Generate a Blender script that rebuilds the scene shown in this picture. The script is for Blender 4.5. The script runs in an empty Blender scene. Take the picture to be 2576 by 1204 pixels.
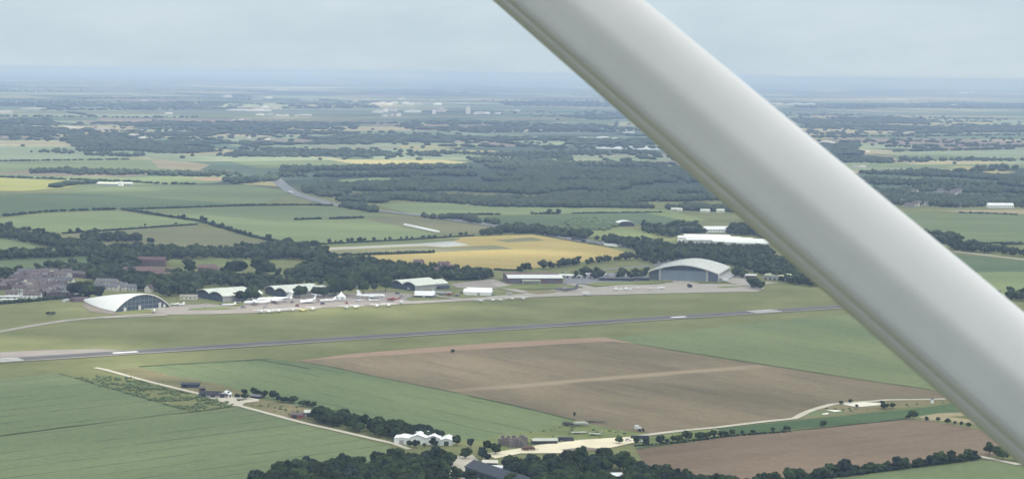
import bpy, bmesh, math, random
import numpy as np
from mathutils import Vector, Matrix, noise as mnoise

random.seed(7)
rng = np.random.default_rng(11)
S = bpy.context.scene
COL = S.collection
R = math.radians

# ------------------------------------------------------------------ camera, sky, sun
H = 240.0                       # height of the aeroplane above the fields
W0, H0, FP = 2576.0, 1204.3, 5111.0
YH = 183.5                      # true horizon row on the overview
PITCH = math.atan((602.15 - YH) / FP)
ROLL = 0.0137
fwd = Vector((0, math.cos(PITCH), -math.sin(PITCH)))
up0 = Vector((0, math.sin(PITCH), math.cos(PITCH)))
rt0 = Vector((1, 0, 0))
rt = rt0 * math.cos(ROLL) + up0 * math.sin(ROLL)
up = up0 * math.cos(ROLL) - rt0 * math.sin(ROLL)
CAM = Vector((0, 0, H))

cd = bpy.data.cameras.new("camera")
cam = bpy.data.objects.new("camera", cd)
COL.objects.link(cam)
cam.matrix_world = Matrix(((rt.x, up.x, -fwd.x, 0), (rt.y, up.y, -fwd.y, 0), (rt.z, up.z, -fwd.z, H), (0, 0, 0, 1)))
cd.sensor_width = 36.0
cd.lens = 36.0 * FP / W0
cd.clip_start = 0.1
cd.clip_end = 300000.0
cd.dof.use_dof = True
cd.dof.focus_distance = 2200.0
cd.dof.aperture_fstop = 22.0
S.camera = cam

SUN_EL, SUN_AZ = R(50), R(122)
w = bpy.data.worlds.new("World")
S.world = w
w.use_nodes = True
nt = w.node_tree
nt.nodes.clear()
N = nt.nodes.new
L = nt.links.new
wo = N("ShaderNodeOutputWorld")
bg = N("ShaderNodeBackground")
sky = N("ShaderNodeTexSky")
sky.sky_type = 'NISHITA'
sky.sun_disc = False
sky.sun_elevation = SUN_EL
sky.sun_rotation = SUN_AZ
sky.dust_density = 1.5
tc = N("ShaderNodeTexCoord")
mp = N("ShaderNodeMapping")
mp.inputs['Scale'].default_value = (9, 9, 34)
no = N("ShaderNodeTexNoise")
no.inputs['Scale'].default_value = 1.0
no.inputs['Detail'].default_value = 5
no.inputs['Roughness'].default_value = 0.55
rp = N("ShaderNodeValToRGB")
rp.color_ramp.elements[0].position = 0.36
rp.color_ramp.elements[0].color = (5.95, 7.3, 8.25, 1)
rp.color_ramp.elements[1].position = 0.74
rp.color_ramp.elements[1].color = (7.2, 8.35, 9.1, 1)
mx = N("ShaderNodeMix")
mx.data_type = 'RGBA'
mx.inputs['Factor'].default_value = 0.86       # high cloud sheet over the clear sky
L(tc.outputs['Generated'], mp.inputs['Vector'])
L(mp.outputs['Vector'], no.inputs['Vector'])
L(no.outputs['Fac'], rp.inputs['Fac'])
L(sky.outputs['Color'], mx.inputs['A'])
L(rp.outputs['Color'], mx.inputs['B'])
L(mx.outputs['Result'], bg.inputs['Color'])
bg.inputs['Strength'].default_value = 0.10
L(bg.outputs['Background'], wo.inputs['Surface'])

sl = bpy.data.lights.new("sun", 'SUN')
sl.energy = 3.5
sl.angle = R(4)
sl.color = (1.0, 0.965, 0.91)
so = bpy.data.objects.new("sun", sl)
COL.objects.link(so)
sd = Vector((math.sin(SUN_AZ) * math.cos(SUN_EL), math.cos(SUN_AZ) * math.cos(SUN_EL), math.sin(SUN_EL)))
so.rotation_euler = sd.to_track_quat('Z', 'Y').to_euler()
so.location = (0, -50, 300)

S.cycles.volume_bounces = 1
S.view_settings.view_transform = 'Standard'
S.view_settings.look = 'None'
S.view_settings.exposure = 0.0
S.view_settings.gamma = 1.0

# ------------------------------------------------------------------ placing by survey
def yh(x):
    return YH + (x - 1288.0) * ROLL


def ray(x, y):
    return fwd * FP + rt * (x - W0 / 2) + up * (H0 / 2 - y)


def G(x, y):
    """ground point for a position measured on the 2576-wide overview"""
    d = ray(x, y)
    t = H / max(-d.z, 1e-6)
    return Vector((d.x * t, d.y * t, 0))


def Z(x0, y0, s):
    """measurements taken in a zoom starting at photo x0, y0 with s pixels per photo pixel"""
    return lambda x, y: ((x0 + x / s) / 1.5652, (y0 + y / s) / 1.5652)


z1 = Z(0, 1000, 3.44)
z2 = Z(700, 1050, 3.44)
z3 = Z(1300, 1050, 3.22)
z4 = Z(500, 1400, 3.01)
z4b = Z(0, 1300, 2.058)
z5 = Z(1100, 1500, 2.862)
z6 = Z(1700, 1550, 2.576)
z7 = Z(2500, 1500, 2.576)
z8 = Z(3200, 1450, 2.768)
za = Z(0, 600, 2.408)
zb = Z(900, 700, 2.408)
zc = Z(1700, 700, 2.408)
zd = Z(2400, 750, 2.408)
ze = Z(3300, 600, 1.852)
zf = Z(1000, 200, 2.342)
zg = Z(0, 200, 2.342)
zh = Z(2000, 400, 2.342)
zi = Z(2900, 200, 2.275)


# ------------------------------------------------------------------ materials
MAT = {}


def lin(c):
    return tuple(((v / 255.0) / 12.92 if v / 255.0 <= 0.04045 else ((v / 255.0 + 0.055) / 1.055) ** 2.4) for v in c)


def mat(name, c, rough=0.8, var=0.12, scale=0.3, spec=0.3, c2=None, objrand=0.0, stretch=None, metal=0.0):
    """plain procedural surface: colour broken up by two noises"""
    if name in MAT:
        return MAT[name]
    m = bpy.data.materials.new(name)
    m.use_nodes = True
    t = m.node_tree
    b = t.nodes["Principled BSDF"]
    b.inputs['Roughness'].default_value = rough
    b.inputs['Specular IOR Level'].default_value = spec
    b.inputs['Metallic'].default_value = metal
    co = t.nodes.new("ShaderNodeTexCoord")
    src = co.outputs['Object']
    if stretch:
        mpp = t.nodes.new("ShaderNodeMapping")
        mpp.inputs['Scale'].default_value = stretch
        t.links.new(src, mpp.inputs['Vector'])
        src = mpp.outputs['Vector']
    n = t.nodes.new("ShaderNodeTexNoise")
    n.inputs['Scale'].default_value = scale
    n.inputs['Detail'].default_value = 6
    n.inputs['Roughness'].default_value = 0.65
    t.links.new(src, n.inputs['Vector'])
    mr = t.nodes.new("ShaderNodeMapRange")
    mr.inputs['From Min'].default_value = 0.3
    mr.inputs['From Max'].default_value = 0.7
    t.links.new(n.outputs['Fac'], mr.inputs['Value'])
    mm = t.nodes.new("ShaderNodeMix")
    mm.data_type = 'RGBA'
    a = tuple(min(1, v * (1 - var)) for v in c)
    d = c2 if c2 else tuple(min(1, v * (1 + var)) for v in c)
    mm.inputs['A'].default_value = (*a, 1)
    mm.inputs['B'].default_value = (*d, 1)
    t.links.new(mr.outputs['Result'], mm.inputs['Factor'])
    out = mm.outputs['Result']
    if objrand:
        oi = t.nodes.new("ShaderNodeObjectInfo")
        m2 = t.nodes.new("ShaderNodeMapRange")
        m2.inputs['To Min'].default_value = 1 - objrand
        m2.inputs['To Max'].default_value = 1 + objrand
        t.links.new(oi.outputs['Random'], m2.inputs['Value'])
        hs = t.nodes.new("ShaderNodeHueSaturation")
        m3 = t.nodes.new("ShaderNodeMapRange")
        m3.inputs['To Min'].default_value = 0.485
        m3.inputs['To Max'].default_value = 0.51
        t.links.new(oi.outputs['Random'], m3.inputs['Value'])
        t.links.new(m3.outputs['Result'], hs.inputs['Hue'])
        t.links.new(m2.outputs['Result'], hs.inputs['Value'])
        t.links.new(out, hs.inputs['Color'])
        out = hs.outputs['Color']
    t.links.new(out, b.inputs['Base Color'])
    MAT[name] = m
    return m


def field_mat(name, c, c2=None, big=0.008, fine=0.16, line=None, spacing=24.0, ldark=0.8, lw=0.1, band=None):
    """crop or soil: broad mottling, fine grain, wheel lines running along `line` (two overview points),
    optional paler soil band along a line"""
    if name in MAT:
        return MAT[name]
    m = bpy.data.materials.new(name)
    m.use_nodes = True
    t = m.node_tree
    b = t.nodes["Principled BSDF"]
    b.inputs['Roughness'].default_value = 0.95
    b.inputs['Specular IOR Level'].default_value = 0.08
    co = t.nodes.new("ShaderNodeTexCoord")
    ang = 0.0
    if line:
        p, q = G(*line[0]), G(*line[1])
        ang = math.atan2(q.y - p.y, q.x - p.x)
    mp = t.nodes.new("ShaderNodeMapping")
    mp.vector_type = 'POINT'
    mp.inputs['Rotation'].default_value = (0, 0, -ang)
    t.links.new(co.outputs['Object'], mp.inputs['Vector'])
    # streaky mottling, longer along the wheel lines
    mp2 = t.nodes.new("ShaderNodeMapping")
    mp2.inputs['Scale'].default_value = (0.35, 1, 1)
    t.links.new(mp.outputs['Vector'], mp2.inputs['Vector'])
    n = t.nodes.new("ShaderNodeTexNoise")
    n.inputs['Scale'].default_value = big
    n.inputs['Detail'].default_value = 7
    n.inputs['Roughness'].default_value = 0.62
    t.links.new(mp2.outputs['Vector'], n.inputs['Vector'])
    mr = t.nodes.new("ShaderNodeMapRange")
    mr.inputs['From Min'].default_value = 0.32
    mr.inputs['From Max'].default_value = 0.68
    t.links.new(n.outputs['Fac'], mr.inputs['Value'])
    mm = t.nodes.new("ShaderNodeMix")
    mm.data_type = 'RGBA'
    a = tuple(v * 0.9 for v in c) if c2 is None else c
    d = tuple(min(1, v * 1.12) for v in c) if c2 is None else c2
    a = tuple(v * 0.90 for v in a)
    d = tuple(v * 1.13 for v in d)
    mm.inputs['A'].default_value = (*a, 1)
    mm.inputs['B'].default_value = (*d, 1)
    t.links.new(mr.outputs['Result'], mm.inputs['Factor'])
    out = mm.outputs['Result']
    f = t.nodes.new("ShaderNodeTexNoise")
    f.inputs['Scale'].default_value = fine
    f.inputs['Detail'].default_value = 4
    f.inputs['Roughness'].default_value = 0.8
    t.links.new(mp.outputs['Vector'], f.inputs['Vector'])
    fr = t.nodes.new("ShaderNodeMapRange")
    fr.inputs['From Min'].default_value = 0.3
    fr.inputs['From Max'].default_value = 0.7
    fr.inputs['To Min'].default_value = 0.84
    fr.inputs['To Max'].default_value = 1.16
    t.links.new(f.outputs['Fac'], fr.inputs['Value'])
    val = fr.outputs['Result']
    sep = t.nodes.new("ShaderNodeSeparateXYZ")
    t.links.new(mp.outputs['Vector'], sep.inputs['Vector'])

    def math_(op, a, b=None):
        k = t.nodes.new("ShaderNodeMath")
        k.operation = op
        for i, v in enumerate((a, b)):
            if v is None:
                continue
            if isinstance(v, (int, float)):
                k.inputs[i].default_value = v
            else:
                t.links.new(v, k.inputs[i])
        return k.outputs[0]
    if line:
        wob = math_('MULTIPLY', n.outputs['Fac'], spacing * 0.35)
        yy = math_('ADD', sep.outputs['Y'], wob)
        fr2 = math_('FRACT', math_('DIVIDE', yy, spacing))
        ln = math_('LESS_THAN', fr2, lw)
        # lines come and go
        vis = t.nodes.new("ShaderNodeTexNoise")
        vis.inputs['Scale'].default_value = 0.02
        vis.inputs['Detail'].default_value = 3
        t.links.new(mp.outputs['Vector'], vis.inputs['Vector'])
        vr = t.nodes.new("ShaderNodeMapRange")
        vr.inputs['From Min'].default_value = 0.4
        vr.inputs['From Max'].default_value = 0.6
        vr.inputs['To Max'].default_value = 1 - ldark
        t.links.new(vis.outputs['Fac'], vr.inputs['Value'])
        dk = math_('SUBTRACT', 1.0, math_('MULTIPLY', ln, vr.outputs['Result']))
        val = math_('MULTIPLY', val, dk)
    sc = t.nodes.new("ShaderNodeVectorMath")
    sc.operation = 'SCALE'
    t.links.new(out, sc.inputs[0])
    t.links.new(val, sc.inputs['Scale'])
    out = sc.outputs[0]
    if band:
        (p, q), width, bc, amt = band
        p, q = G(*p), G(*q)
        dr = (q - p)
        ln_ = dr.length
        dr /= ln_
        nv = Vector((-dr.y, dr.x, 0))
        sp = t.nodes.new("ShaderNodeSeparateXYZ")
        t.links.new(co.outputs['Object'], sp.inputs['Vector'])

        def dot(v, o):
            return math_('SUBTRACT', math_('ADD', math_('MULTIPLY', sp.outputs['X'], v.x), math_('MULTIPLY', sp.outputs['Y'], v.y)), o)
        across = dot(nv, nv.dot(p))
        along = dot(dr, dr.dot(p))
        across = math_('ADD', across, math_('MULTIPLY', math_('SUBTRACT', n.outputs['Fac'], 0.5), width * 1.2))
        k = t.nodes.new("ShaderNodeMapRange")
        k.interpolation_type = 'SMOOTHSTEP'
        k.inputs['From Min'].default_value = 0.1 * width
        k.inputs['From Max'].default_value = width
        k.inputs['To Min'].default_value = amt
        k.inputs['To Max'].default_value = 0.0
        t.links.new(math_('ABSOLUTE', across), k.inputs['Value'])
        e = t.nodes.new("ShaderNodeMapRange")
        e.interpolation_type = 'SMOOTHSTEP'
        e.inputs['From Min'].default_value = -40
        e.inputs['From Max'].default_value = 60
        t.links.new(along, e.inputs['Value'])
        e2 = t.nodes.new("ShaderNodeMapRange")
        e2.interpolation_type = 'SMOOTHSTEP'
        e2.inputs['From Min'].default_value = ln_ + 40
        e2.inputs['From Max'].default_value = ln_ - 60
        t.links.new(along, e2.inputs['Value'])
        fac = math_('MULTIPLY', k.outputs['Result'], math_('MULTIPLY', e.outputs['Result'], e2.outputs['Result']))
        m4 = t.nodes.new("ShaderNodeMix")
        m4.data_type = 'RGBA'
        t.links.new(fac, m4.inputs['Factor'])
        t.links.new(out, m4.inputs['A'])
        m4.inputs['B'].default_value = (*bc, 1)
        out = m4.outputs['Result']
    t.links.new(out, b.inputs['Base Color'])
    MAT[name] = m
    return m


# ------------------------------------------------------------------ object helpers
def tag(o, label=None, cat=None, group=None, kind=None):
    if label:
        o['label'] = label
    if cat:
        o['category'] = cat
    if group:
        o['group'] = group
    if kind:
        o['kind'] = kind
    return o


def empty(name, loc=(0, 0, 0), rz=0.0, label=None, cat=None, group=None):
    o = bpy.data.objects.new(name, None)
    COL.objects.link(o)
    o.location = loc
    o.rotation_euler = (0, 0, rz)
    return tag(o, label, cat, group)


class MB:
    def __init__(s):
        s.v, s.f = [], []

    def add(s, vs, fs):
        k = len(s.v)
        s.v += [tuple(p) for p in vs]
        s.f += [tuple(i + k for i in f) for f in fs]
        return s

    def box(s, x0, x1, y0, y1, z0, z1):
        return s.add([(x0, y0, z0), (x1, y0, z0), (x1, y1, z0), (x0, y1, z0), (x0, y0, z1), (x1, y0, z1), (x1, y1, z1), (x0, y1, z1)],
                     [(0, 3, 2, 1), (4, 5, 6, 7), (0, 1, 5, 4), (1, 2, 6, 5), (2, 3, 7, 6), (3, 0, 4, 7)])

    def extrude_x(s, prof, x0, x1):
        """closed (y, z) outline swept along x"""
        n = len(prof)
        return s.add([(x0, y, z) for y, z in prof] + [(x1, y, z) for y, z in prof],
                     [tuple(range(n))[::-1], tuple(range(n, 2 * n))] + [(i, (i + 1) % n, n + (i + 1) % n, n + i) for i in range(n)])

    def extrude_y(s, prof, y0, y1):
        """closed (x, z) outline swept along y"""
        n = len(prof)
        return s.add([(x, y0, z) for x, z in prof] + [(x, y1, z) for x, z in prof],
                     [tuple(range(n)), tuple(range(n, 2 * n))[::-1]] + [((i + 1) % n, i, n + i, n + (i + 1) % n) for i in range(n)])

    def extrude_z(s, prof, z0, z1):
        n = len(prof)
        return s.add([(x, y, z0) for x, y in prof] + [(x, y, z1) for x, y in prof],
                     [tuple(range(n))[::-1], tuple(range(n, 2 * n))] + [(i, (i + 1) % n, n + (i + 1) % n, n + i) for i in range(n)])

    def loft(s, rings, cap=True):
        n = len(rings[0])
        k = len(s.v)
        for r in rings:
            s.v += [tuple(p) for p in r]
        for a in range(len(rings) - 1):
            for i in range(n):
                j = (i + 1) % n
                s.f.append((k + a * n + i, k + a * n + j, k + (a + 1) * n + j, k + (a + 1) * n + i))
        if cap:
            s.f.append(tuple(k + i for i in range(n))[::-1])
            s.f.append(tuple(k + (len(rings) - 1) * n + i for i in range(n)))
        return s

    def tube(s, p, q, r, n=6, r2=None):
        p, q = Vector(p), Vector(q)
        d = (q - p).normalized()
        a = d.orthogonal().normalized()
        b = d.cross(a)
        r2 = r if r2 is None else r2
        return s.loft([[p + (a * math.cos(t) + b * math.sin(t)) * r for t in [2 * math.pi * i / n for i in range(n)]],
                       [q + (a * math.cos(t) + b * math.sin(t)) * r2 for t in [2 * math.pi * i / n for i in range(n)]]])

    def mesh(s, name, m, smooth=False):
        me = bpy.data.meshes.new(name)
        me.from_pydata(s.v, [], s.f)
        bm = bmesh.new()
        bm.from_mesh(me)
        bmesh.ops.recalc_face_normals(bm, faces=bm.faces)
        bm.to_mesh(me)
        bm.free()
        me.materials.append(m)
        if smooth:
            me.polygons.foreach_set('use_smooth', [True] * len(me.polygons))
        return me

    def build(s, name, m, parent=None, smooth=False):
        o = bpy.data.objects.new(name, s.mesh(name, m, smooth))
        COL.objects.link(o)
        if parent:
            o.parent = parent
        return o


def np_mesh(name, V, T, m, smooth=False):
    me = bpy.data.meshes.new(name)
    me.vertices.add(len(V))
    me.vertices.foreach_set('co', np.ascontiguousarray(V, dtype=np.float32).ravel())
    k = T.shape[1]
    me.loops.add(len(T) * k)
    me.loops.foreach_set('vertex_index', np.ascontiguousarray(T, dtype=np.int32).ravel())
    me.polygons.add(len(T))
    me.polygons.foreach_set('loop_start', np.arange(len(T), dtype=np.int32) * k)
    if smooth:
        me.polygons.foreach_set('use_smooth', np.ones(len(T), dtype=bool))
    me.update(calc_edges=True)
    me.validate()
    me.materials.append(m)
    return me


def copy_tree(o, parent=None):
    c = o.copy()
    COL.objects.link(c)
    if parent:
        c.parent = parent
    for ch in o.children:
        copy_tree(ch, c)
    return c


_lvl = [0]


def sheet(name, pts, m, z=None, jit=1.2, kind='structure', step=22.0, raw=False):
    """a ground sheet from overview points; its outline is broken up a little"""
    ps = [p if raw else G(*p) for p in pts]
    out = []
    for i, p in enumerate(ps):
        q = ps[(i + 1) % len(ps)]
        n = max(1, min(60, int((q - p).length / step))) if jit else 1
        d = (q - p)
        nn = Vector((-d.y, d.x, 0)).normalized() if d.length > 0 else Vector()
        for k in range(n):
            off = nn * (random.uniform(-jit, jit) if k else 0)
            out.append(p + d * (k / n) + off)
    _lvl[0] += 1
    far = sum(p.length for p in ps) / len(ps)
    zz = (0.10 + 0.004 * (_lvl[0] % 60)) * max(1.0, far / 2500.0) if z is None else z
    me = bpy.data.meshes.new(name)
    me.from_pydata([(p.x, p.y, zz) for p in out], [], [tuple(range(len(out)))])
    me.materials.append(m)
    bm = bmesh.new()
    bm.from_mesh(me)
    bmesh.ops.triangulate(bm, faces=bm.faces, ngon_method='EAR_CLIP')
    for f in bm.faces:
        if f.normal.z < 0:
            f.normal_flip()
    bm.to_mesh(me)
    bm.free()
    o = bpy.data.objects.new(name, me)
    COL.objects.link(o)
    o['kind'] = kind
    return o


def strip(name, pts, width, m, z=0.42, kind='structure', raw=False, wob=0.15):
    """a road or track of real width along overview points"""
    ps = [p if raw else G(*p) for p in pts]
    # subdivide
    q = [ps[0]]
    for a, b in zip(ps, ps[1:]):
        n = max(1, min(40, int((b - a).length / 15)))
        q += [a.lerp(b, (k + 1) / n) for k in range(n)]
    V, F = [], []
    for i, p in enumerate(q):
        d = (q[min(i + 1, len(q) - 1)] - q[max(i - 1, 0)]).normalized()
        nn = Vector((-d.y, d.x, 0))
        wl, wr = [width / 2 * (1 + random.uniform(-wob, wob)) for _ in (0, 1)]
        V += [(p + nn * wl).to_tuple()[:2] + (z,), (p - nn * wr).to_tuple()[:2] + (z,)]
        if i:
            F.append((2 * i - 2, 2 * i - 1, 2 * i + 1, 2 * i))
    me = bpy.data.meshes.new(name)
    me.from_pydata(V, [], F)
    me.materials.append(m)
    o = bpy.data.objects.new(name, me)
    COL.objects.link(o)
    o['kind'] = kind
    return o


# ------------------------------------------------------------------ colours
GREEN = (0.150, 0.212, 0.112)
white = mat('white_paint', (0.78, 0.79, 0.78), 0.5, 0.06, 0.5)
tent_white = mat('tent_white', (0.86, 0.87, 0.86), 0.6, 0.03, 0.3)
cream = mat('cream_render', (0.62, 0.59, 0.50), 0.8, 0.1, 0.4)
pale_roof = mat('pale_roof_sheet', (0.60, 0.62, 0.54), 0.6, 0.17, 0.25, stretch=(0.15, 1, 1))
grey_roof = mat('grey_roof_sheet', (0.60, 0.60, 0.56), 0.5, 0.08, 0.2, stretch=(1, 0.12, 1))
grey_wall = mat('grey_wall', (0.36, 0.36, 0.35), 0.8, 0.15, 0.4)
pale_wall = mat('pale_grey_wall', (0.46, 0.46, 0.45), 0.8, 0.1, 0.3)
blue_grey = mat('blue_grey_cladding', (0.205, 0.245, 0.285), 0.6, 0.08, 0.3, stretch=(1, 1, 0.1))
dark_clad = mat('dark_cladding', (0.060, 0.075, 0.095), 0.6, 0.15, 0.4)
slate = mat('slate', (0.05, 0.055, 0.07), 0.7, 0.15, 0.4)
black = mat('black_paint', (0.03, 0.03, 0.035), 0.6, 0.2, 0.5)
glass = mat('dark_glass', (0.045, 0.065, 0.09), 0.12, 0.3, 0.25, spec=0.6)
brick = mat('brown_brick', (0.15, 0.105, 0.095), 0.9, 0.15, 0.6)
brown_wall = mat('brown_cladding', (0.155, 0.115, 0.115), 0.8, 0.12, 0.4)
tile = mat('brown_tile', (0.135, 0.108, 0.106), 0.9, 0.15, 0.5, objrand=0.25)
tile_red = mat('red_tile', (0.165, 0.108, 0.10), 0.9, 0.15, 0.5, objrand=0.2)
grey_tile = mat('grey_tile', (0.15, 0.148, 0.155), 0.9, 0.12, 0.5, objrand=0.2)
concrete = mat('concrete', (0.345, 0.308, 0.262), 0.9, 0.10, 0.06)
apron_mat = mat('apron_concrete', (0.285, 0.248, 0.215), 0.95, 0.13, 0.03)
asphalt = mat('runway_asphalt', (0.108, 0.105, 0.099), 0.9, 0.26, 0.035)
road_mat = mat('road_asphalt', (0.20, 0.20, 0.20), 0.9, 0.1, 0.05)
chalk = mat('chalk_track', (0.52, 0.47, 0.37), 0.95, 0.12, 0.08)
sand = mat('sandy_yard', (0.70, 0.62, 0.44), 0.95, 0.12, 0.05)
dirt = mat('bare_dirt', (0.20, 0.165, 0.125), 0.95, 0.2, 0.06)
marking = mat('white_marking', (0.78, 0.77, 0.74), 0.8, 0.06, 0.2)
rubber = mat('rubber', (0.02, 0.02, 0.02), 0.9, 0.1, 1)
bark = mat('bark', (0.075, 0.055, 0.04), 0.95, 0.2, 1.5)
metal_grey = mat('grey_metal', (0.28, 0.29, 0.30), 0.5, 0.1, 0.6)
blue_paint = mat('blue_paint', (0.09, 0.20, 0.42), 0.5, 0.1, 0.5)
red_paint = mat('red_paint', (0.30, 0.11, 0.09), 0.6, 0.1, 0.5)
yellow_paint = mat('yellow_paint', (0.72, 0.64, 0.25), 0.5, 0.06, 0.5)
olive_paint = mat('olive_paint', (0.10, 0.105, 0.08), 0.7, 0.15, 0.4)
tarp = mat('pale_tarpaulin', (0.46, 0.47, 0.40), 0.7, 0.1, 0.4)
aero_white = mat('aircraft_white', (0.82, 0.83, 0.83), 0.3, 0.03, 0.4)
aero_grey = mat('aircraft_grey', (0.42, 0.44, 0.46), 0.4, 0.06, 0.4)
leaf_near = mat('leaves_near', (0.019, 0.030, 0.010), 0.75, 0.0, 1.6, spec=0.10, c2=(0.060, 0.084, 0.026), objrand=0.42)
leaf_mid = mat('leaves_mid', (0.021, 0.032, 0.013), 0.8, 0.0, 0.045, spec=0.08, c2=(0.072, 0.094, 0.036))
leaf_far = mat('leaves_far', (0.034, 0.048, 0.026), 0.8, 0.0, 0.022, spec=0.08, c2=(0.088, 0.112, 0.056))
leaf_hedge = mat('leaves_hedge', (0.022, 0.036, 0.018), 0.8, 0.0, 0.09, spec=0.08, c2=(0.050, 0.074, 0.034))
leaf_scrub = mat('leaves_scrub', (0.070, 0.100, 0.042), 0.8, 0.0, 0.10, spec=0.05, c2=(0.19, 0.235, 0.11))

leaf_light = mat('leaves_light', (0.034, 0.052, 0.018), 0.75, 0.0, 1.6, spec=0.10, c2=(0.085, 0.115, 0.040), objrand=0.3)
leaf_blue = mat('leaves_bluish', (0.020, 0.032, 0.020), 0.75, 0.0, 1.6, spec=0.10, c2=(0.055, 0.075, 0.045), objrand=0.3)
# ------------------------------------------------------------------ the ground
def ground_mat():
    m = bpy.data.materials.new('countryside')
    m.use_nodes = True
    t = m.node_tree
    b = t.nodes["Principled BSDF"]
    b.inputs['Roughness'].default_value = 0.95
    b.inputs['Specular IOR Level'].default_value = 0.05
    co = t.nodes.new("ShaderNodeTexCoord")
    mp = t.nodes.new("ShaderNodeMapping")
    mp.inputs['Rotation'].default_value = (0, 0, R(28))
    mp.inputs['Scale'].default_value = (1 / 420.0, 1 / 620.0, 0)
    t.links.new(co.outputs['Object'], mp.inputs['Vector'])
    wn = t.nodes.new("ShaderNodeTexNoise")
    wn.inputs['Scale'].default_value = 0.6
    t.links.new(mp.outputs['Vector'], wn.inputs['Vector'])
    mixv = t.nodes.new("ShaderNodeMix")
    mixv.data_type = 'VECTOR'
    mixv.inputs['Factor'].default_value = 0.25
    t.links.new(mp.outputs['Vector'], mixv.inputs['A'])
    t.links.new(wn.outputs['Color'], mixv.inputs['B'])
    vo = t.nodes.new("ShaderNodeTexVoronoi")
    vo.voronoi_dimensions = '2D'
    vo.inputs['Scale'].default_value = 1.3
    vo.inputs['Randomness'].default_value = 0.85
    vo.distance = 'CHEBYCHEV'
    t.links.new(mixv.outputs['Result'], vo.inputs['Vector'])
    sp = t.nodes.new("ShaderNodeSeparateColor")
    t.links.new(vo.outputs['Color'], sp.inputs['Color'])
    cr = t.nodes.new("ShaderNodeValToRGB")
    cr.color_ramp.interpolation = 'CONSTANT'
    els = [(0.0, (0.05, 0.07, 0.042)), (0.22, (0.115, 0.16, 0.09)), (0.36, (0.16, 0.205, 0.11)), (0.5, (0.052, 0.07, 0.045)),
           (0.62, (0.13, 0.17, 0.10)), (0.74, (0.30, 0.27, 0.14)), (0.79, (0.10, 0.14, 0.085)), (0.88, (0.21, 0.23, 0.12)),
           (0.95, (0.26, 0.21, 0.15))]
    cr.color_ramp.elements[0].color = (*els[0][1], 1)
    cr.color_ramp.elements[1].position = els[1][0]
    cr.color_ramp.elements[1].color = (*els[1][1], 1)
    for p, c in els[2:]:
        e = cr.color_ramp.elements.new(p)
        e.color = (*c, 1)
    t.links.new(sp.outputs['Red'], cr.inputs['Fac'])
    # big dark wooded districts
    big = t.nodes.new("ShaderNodeTexNoise")
    big.inputs['Scale'].default_value = 0.00045
    big.inputs['Detail'].default_value = 6
    t.links.new(co.outputs['Object'], big.inputs['Vector'])
    br = t.nodes.new("ShaderNodeMapRange")
    br.inputs['From Min'].default_value = 0.47
    br.inputs['From Max'].default_value = 0.54
    t.links.new(big.outputs['Fac'], br.inputs['Value'])
    mw = t.nodes.new("ShaderNodeMix")
    mw.data_type = 'RGBA'
    t.links.new(br.outputs['Result'], mw.inputs['Factor'])
    t.links.new(cr.outputs['Color'], mw.inputs['A'])
    mw.inputs['B'].default_value = (0.05, 0.066, 0.045, 1)
    # near ground: mown airfield grass
    g1 = t.nodes.new("ShaderNodeTexNoise")
    g1.inputs['Scale'].default_value = 0.012
    g1.inputs['Detail'].default_value = 9
    g1.inputs['Roughness'].default_value = 0.7
    t.links.new(co.outputs['Object'], g1.inputs['Vector'])
    gr = t.nodes.new("ShaderNodeValToRGB")
    gr.color_ramp.elements[0].position = 0.38
    gr.color_ramp.elements[0].color = (0.142, 0.153, 0.060, 1)
    gr.color_ramp.elements[1].position = 0.62
    gr.color_ramp.elements[1].color = (0.200, 0.206, 0.088, 1)
    t.links.new(g1.outputs['Fac'], gr.inputs['Fac'])
    sx = t.nodes.new("ShaderNodeSeparateXYZ")
    t.links.new(co.outputs['Object'], sx.inputs['Vector'])
    mk = t.nodes.new("ShaderNodeMapRange")
    mk.inputs['From Min'].default_value = 3900
    mk.inputs['From Max'].default_value = 4300
    t.links.new(sx.outputs['Y'], mk.inputs['Value'])
    mf = t.nodes.new("ShaderNodeMix")
    mf.data_type = 'RGBA'
    t.links.new(mk.outputs['Result'], mf.inputs['Factor'])
    t.links.new(gr.outputs['Color'], mf.inputs['A'])
    t.links.new(mw.outputs['Result'], mf.inputs['B'])
    t.links.new(mf.outputs['Result'], b.inputs['Base Color'])
    return m


FAR = 160000.0
xs = np.concatenate([np.linspace(-62000, -4000, 16), np.linspace(-3200, 3200, 15), np.linspace(4000, 62000, 16)])
ys = np.concatenate([np.linspace(-2500, 6000, 18), np.linspace(7000, 20000, 14), np.linspace(24000, FAR, 16)])
gv = np.array([(x, y, 0.0) for y in ys for x in xs])
nx = len(xs)
gf = np.array([(j * nx + i, j * nx + i + 1, (j + 1) * nx + i + 1, (j + 1) * nx + i) for j in range(len(ys) - 1) for i in range(nx - 1)])
go = bpy.data.objects.new('ground', np_mesh('ground', gv, gf, ground_mat()))
COL.objects.link(go)
go['kind'] = 'structure'

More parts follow.
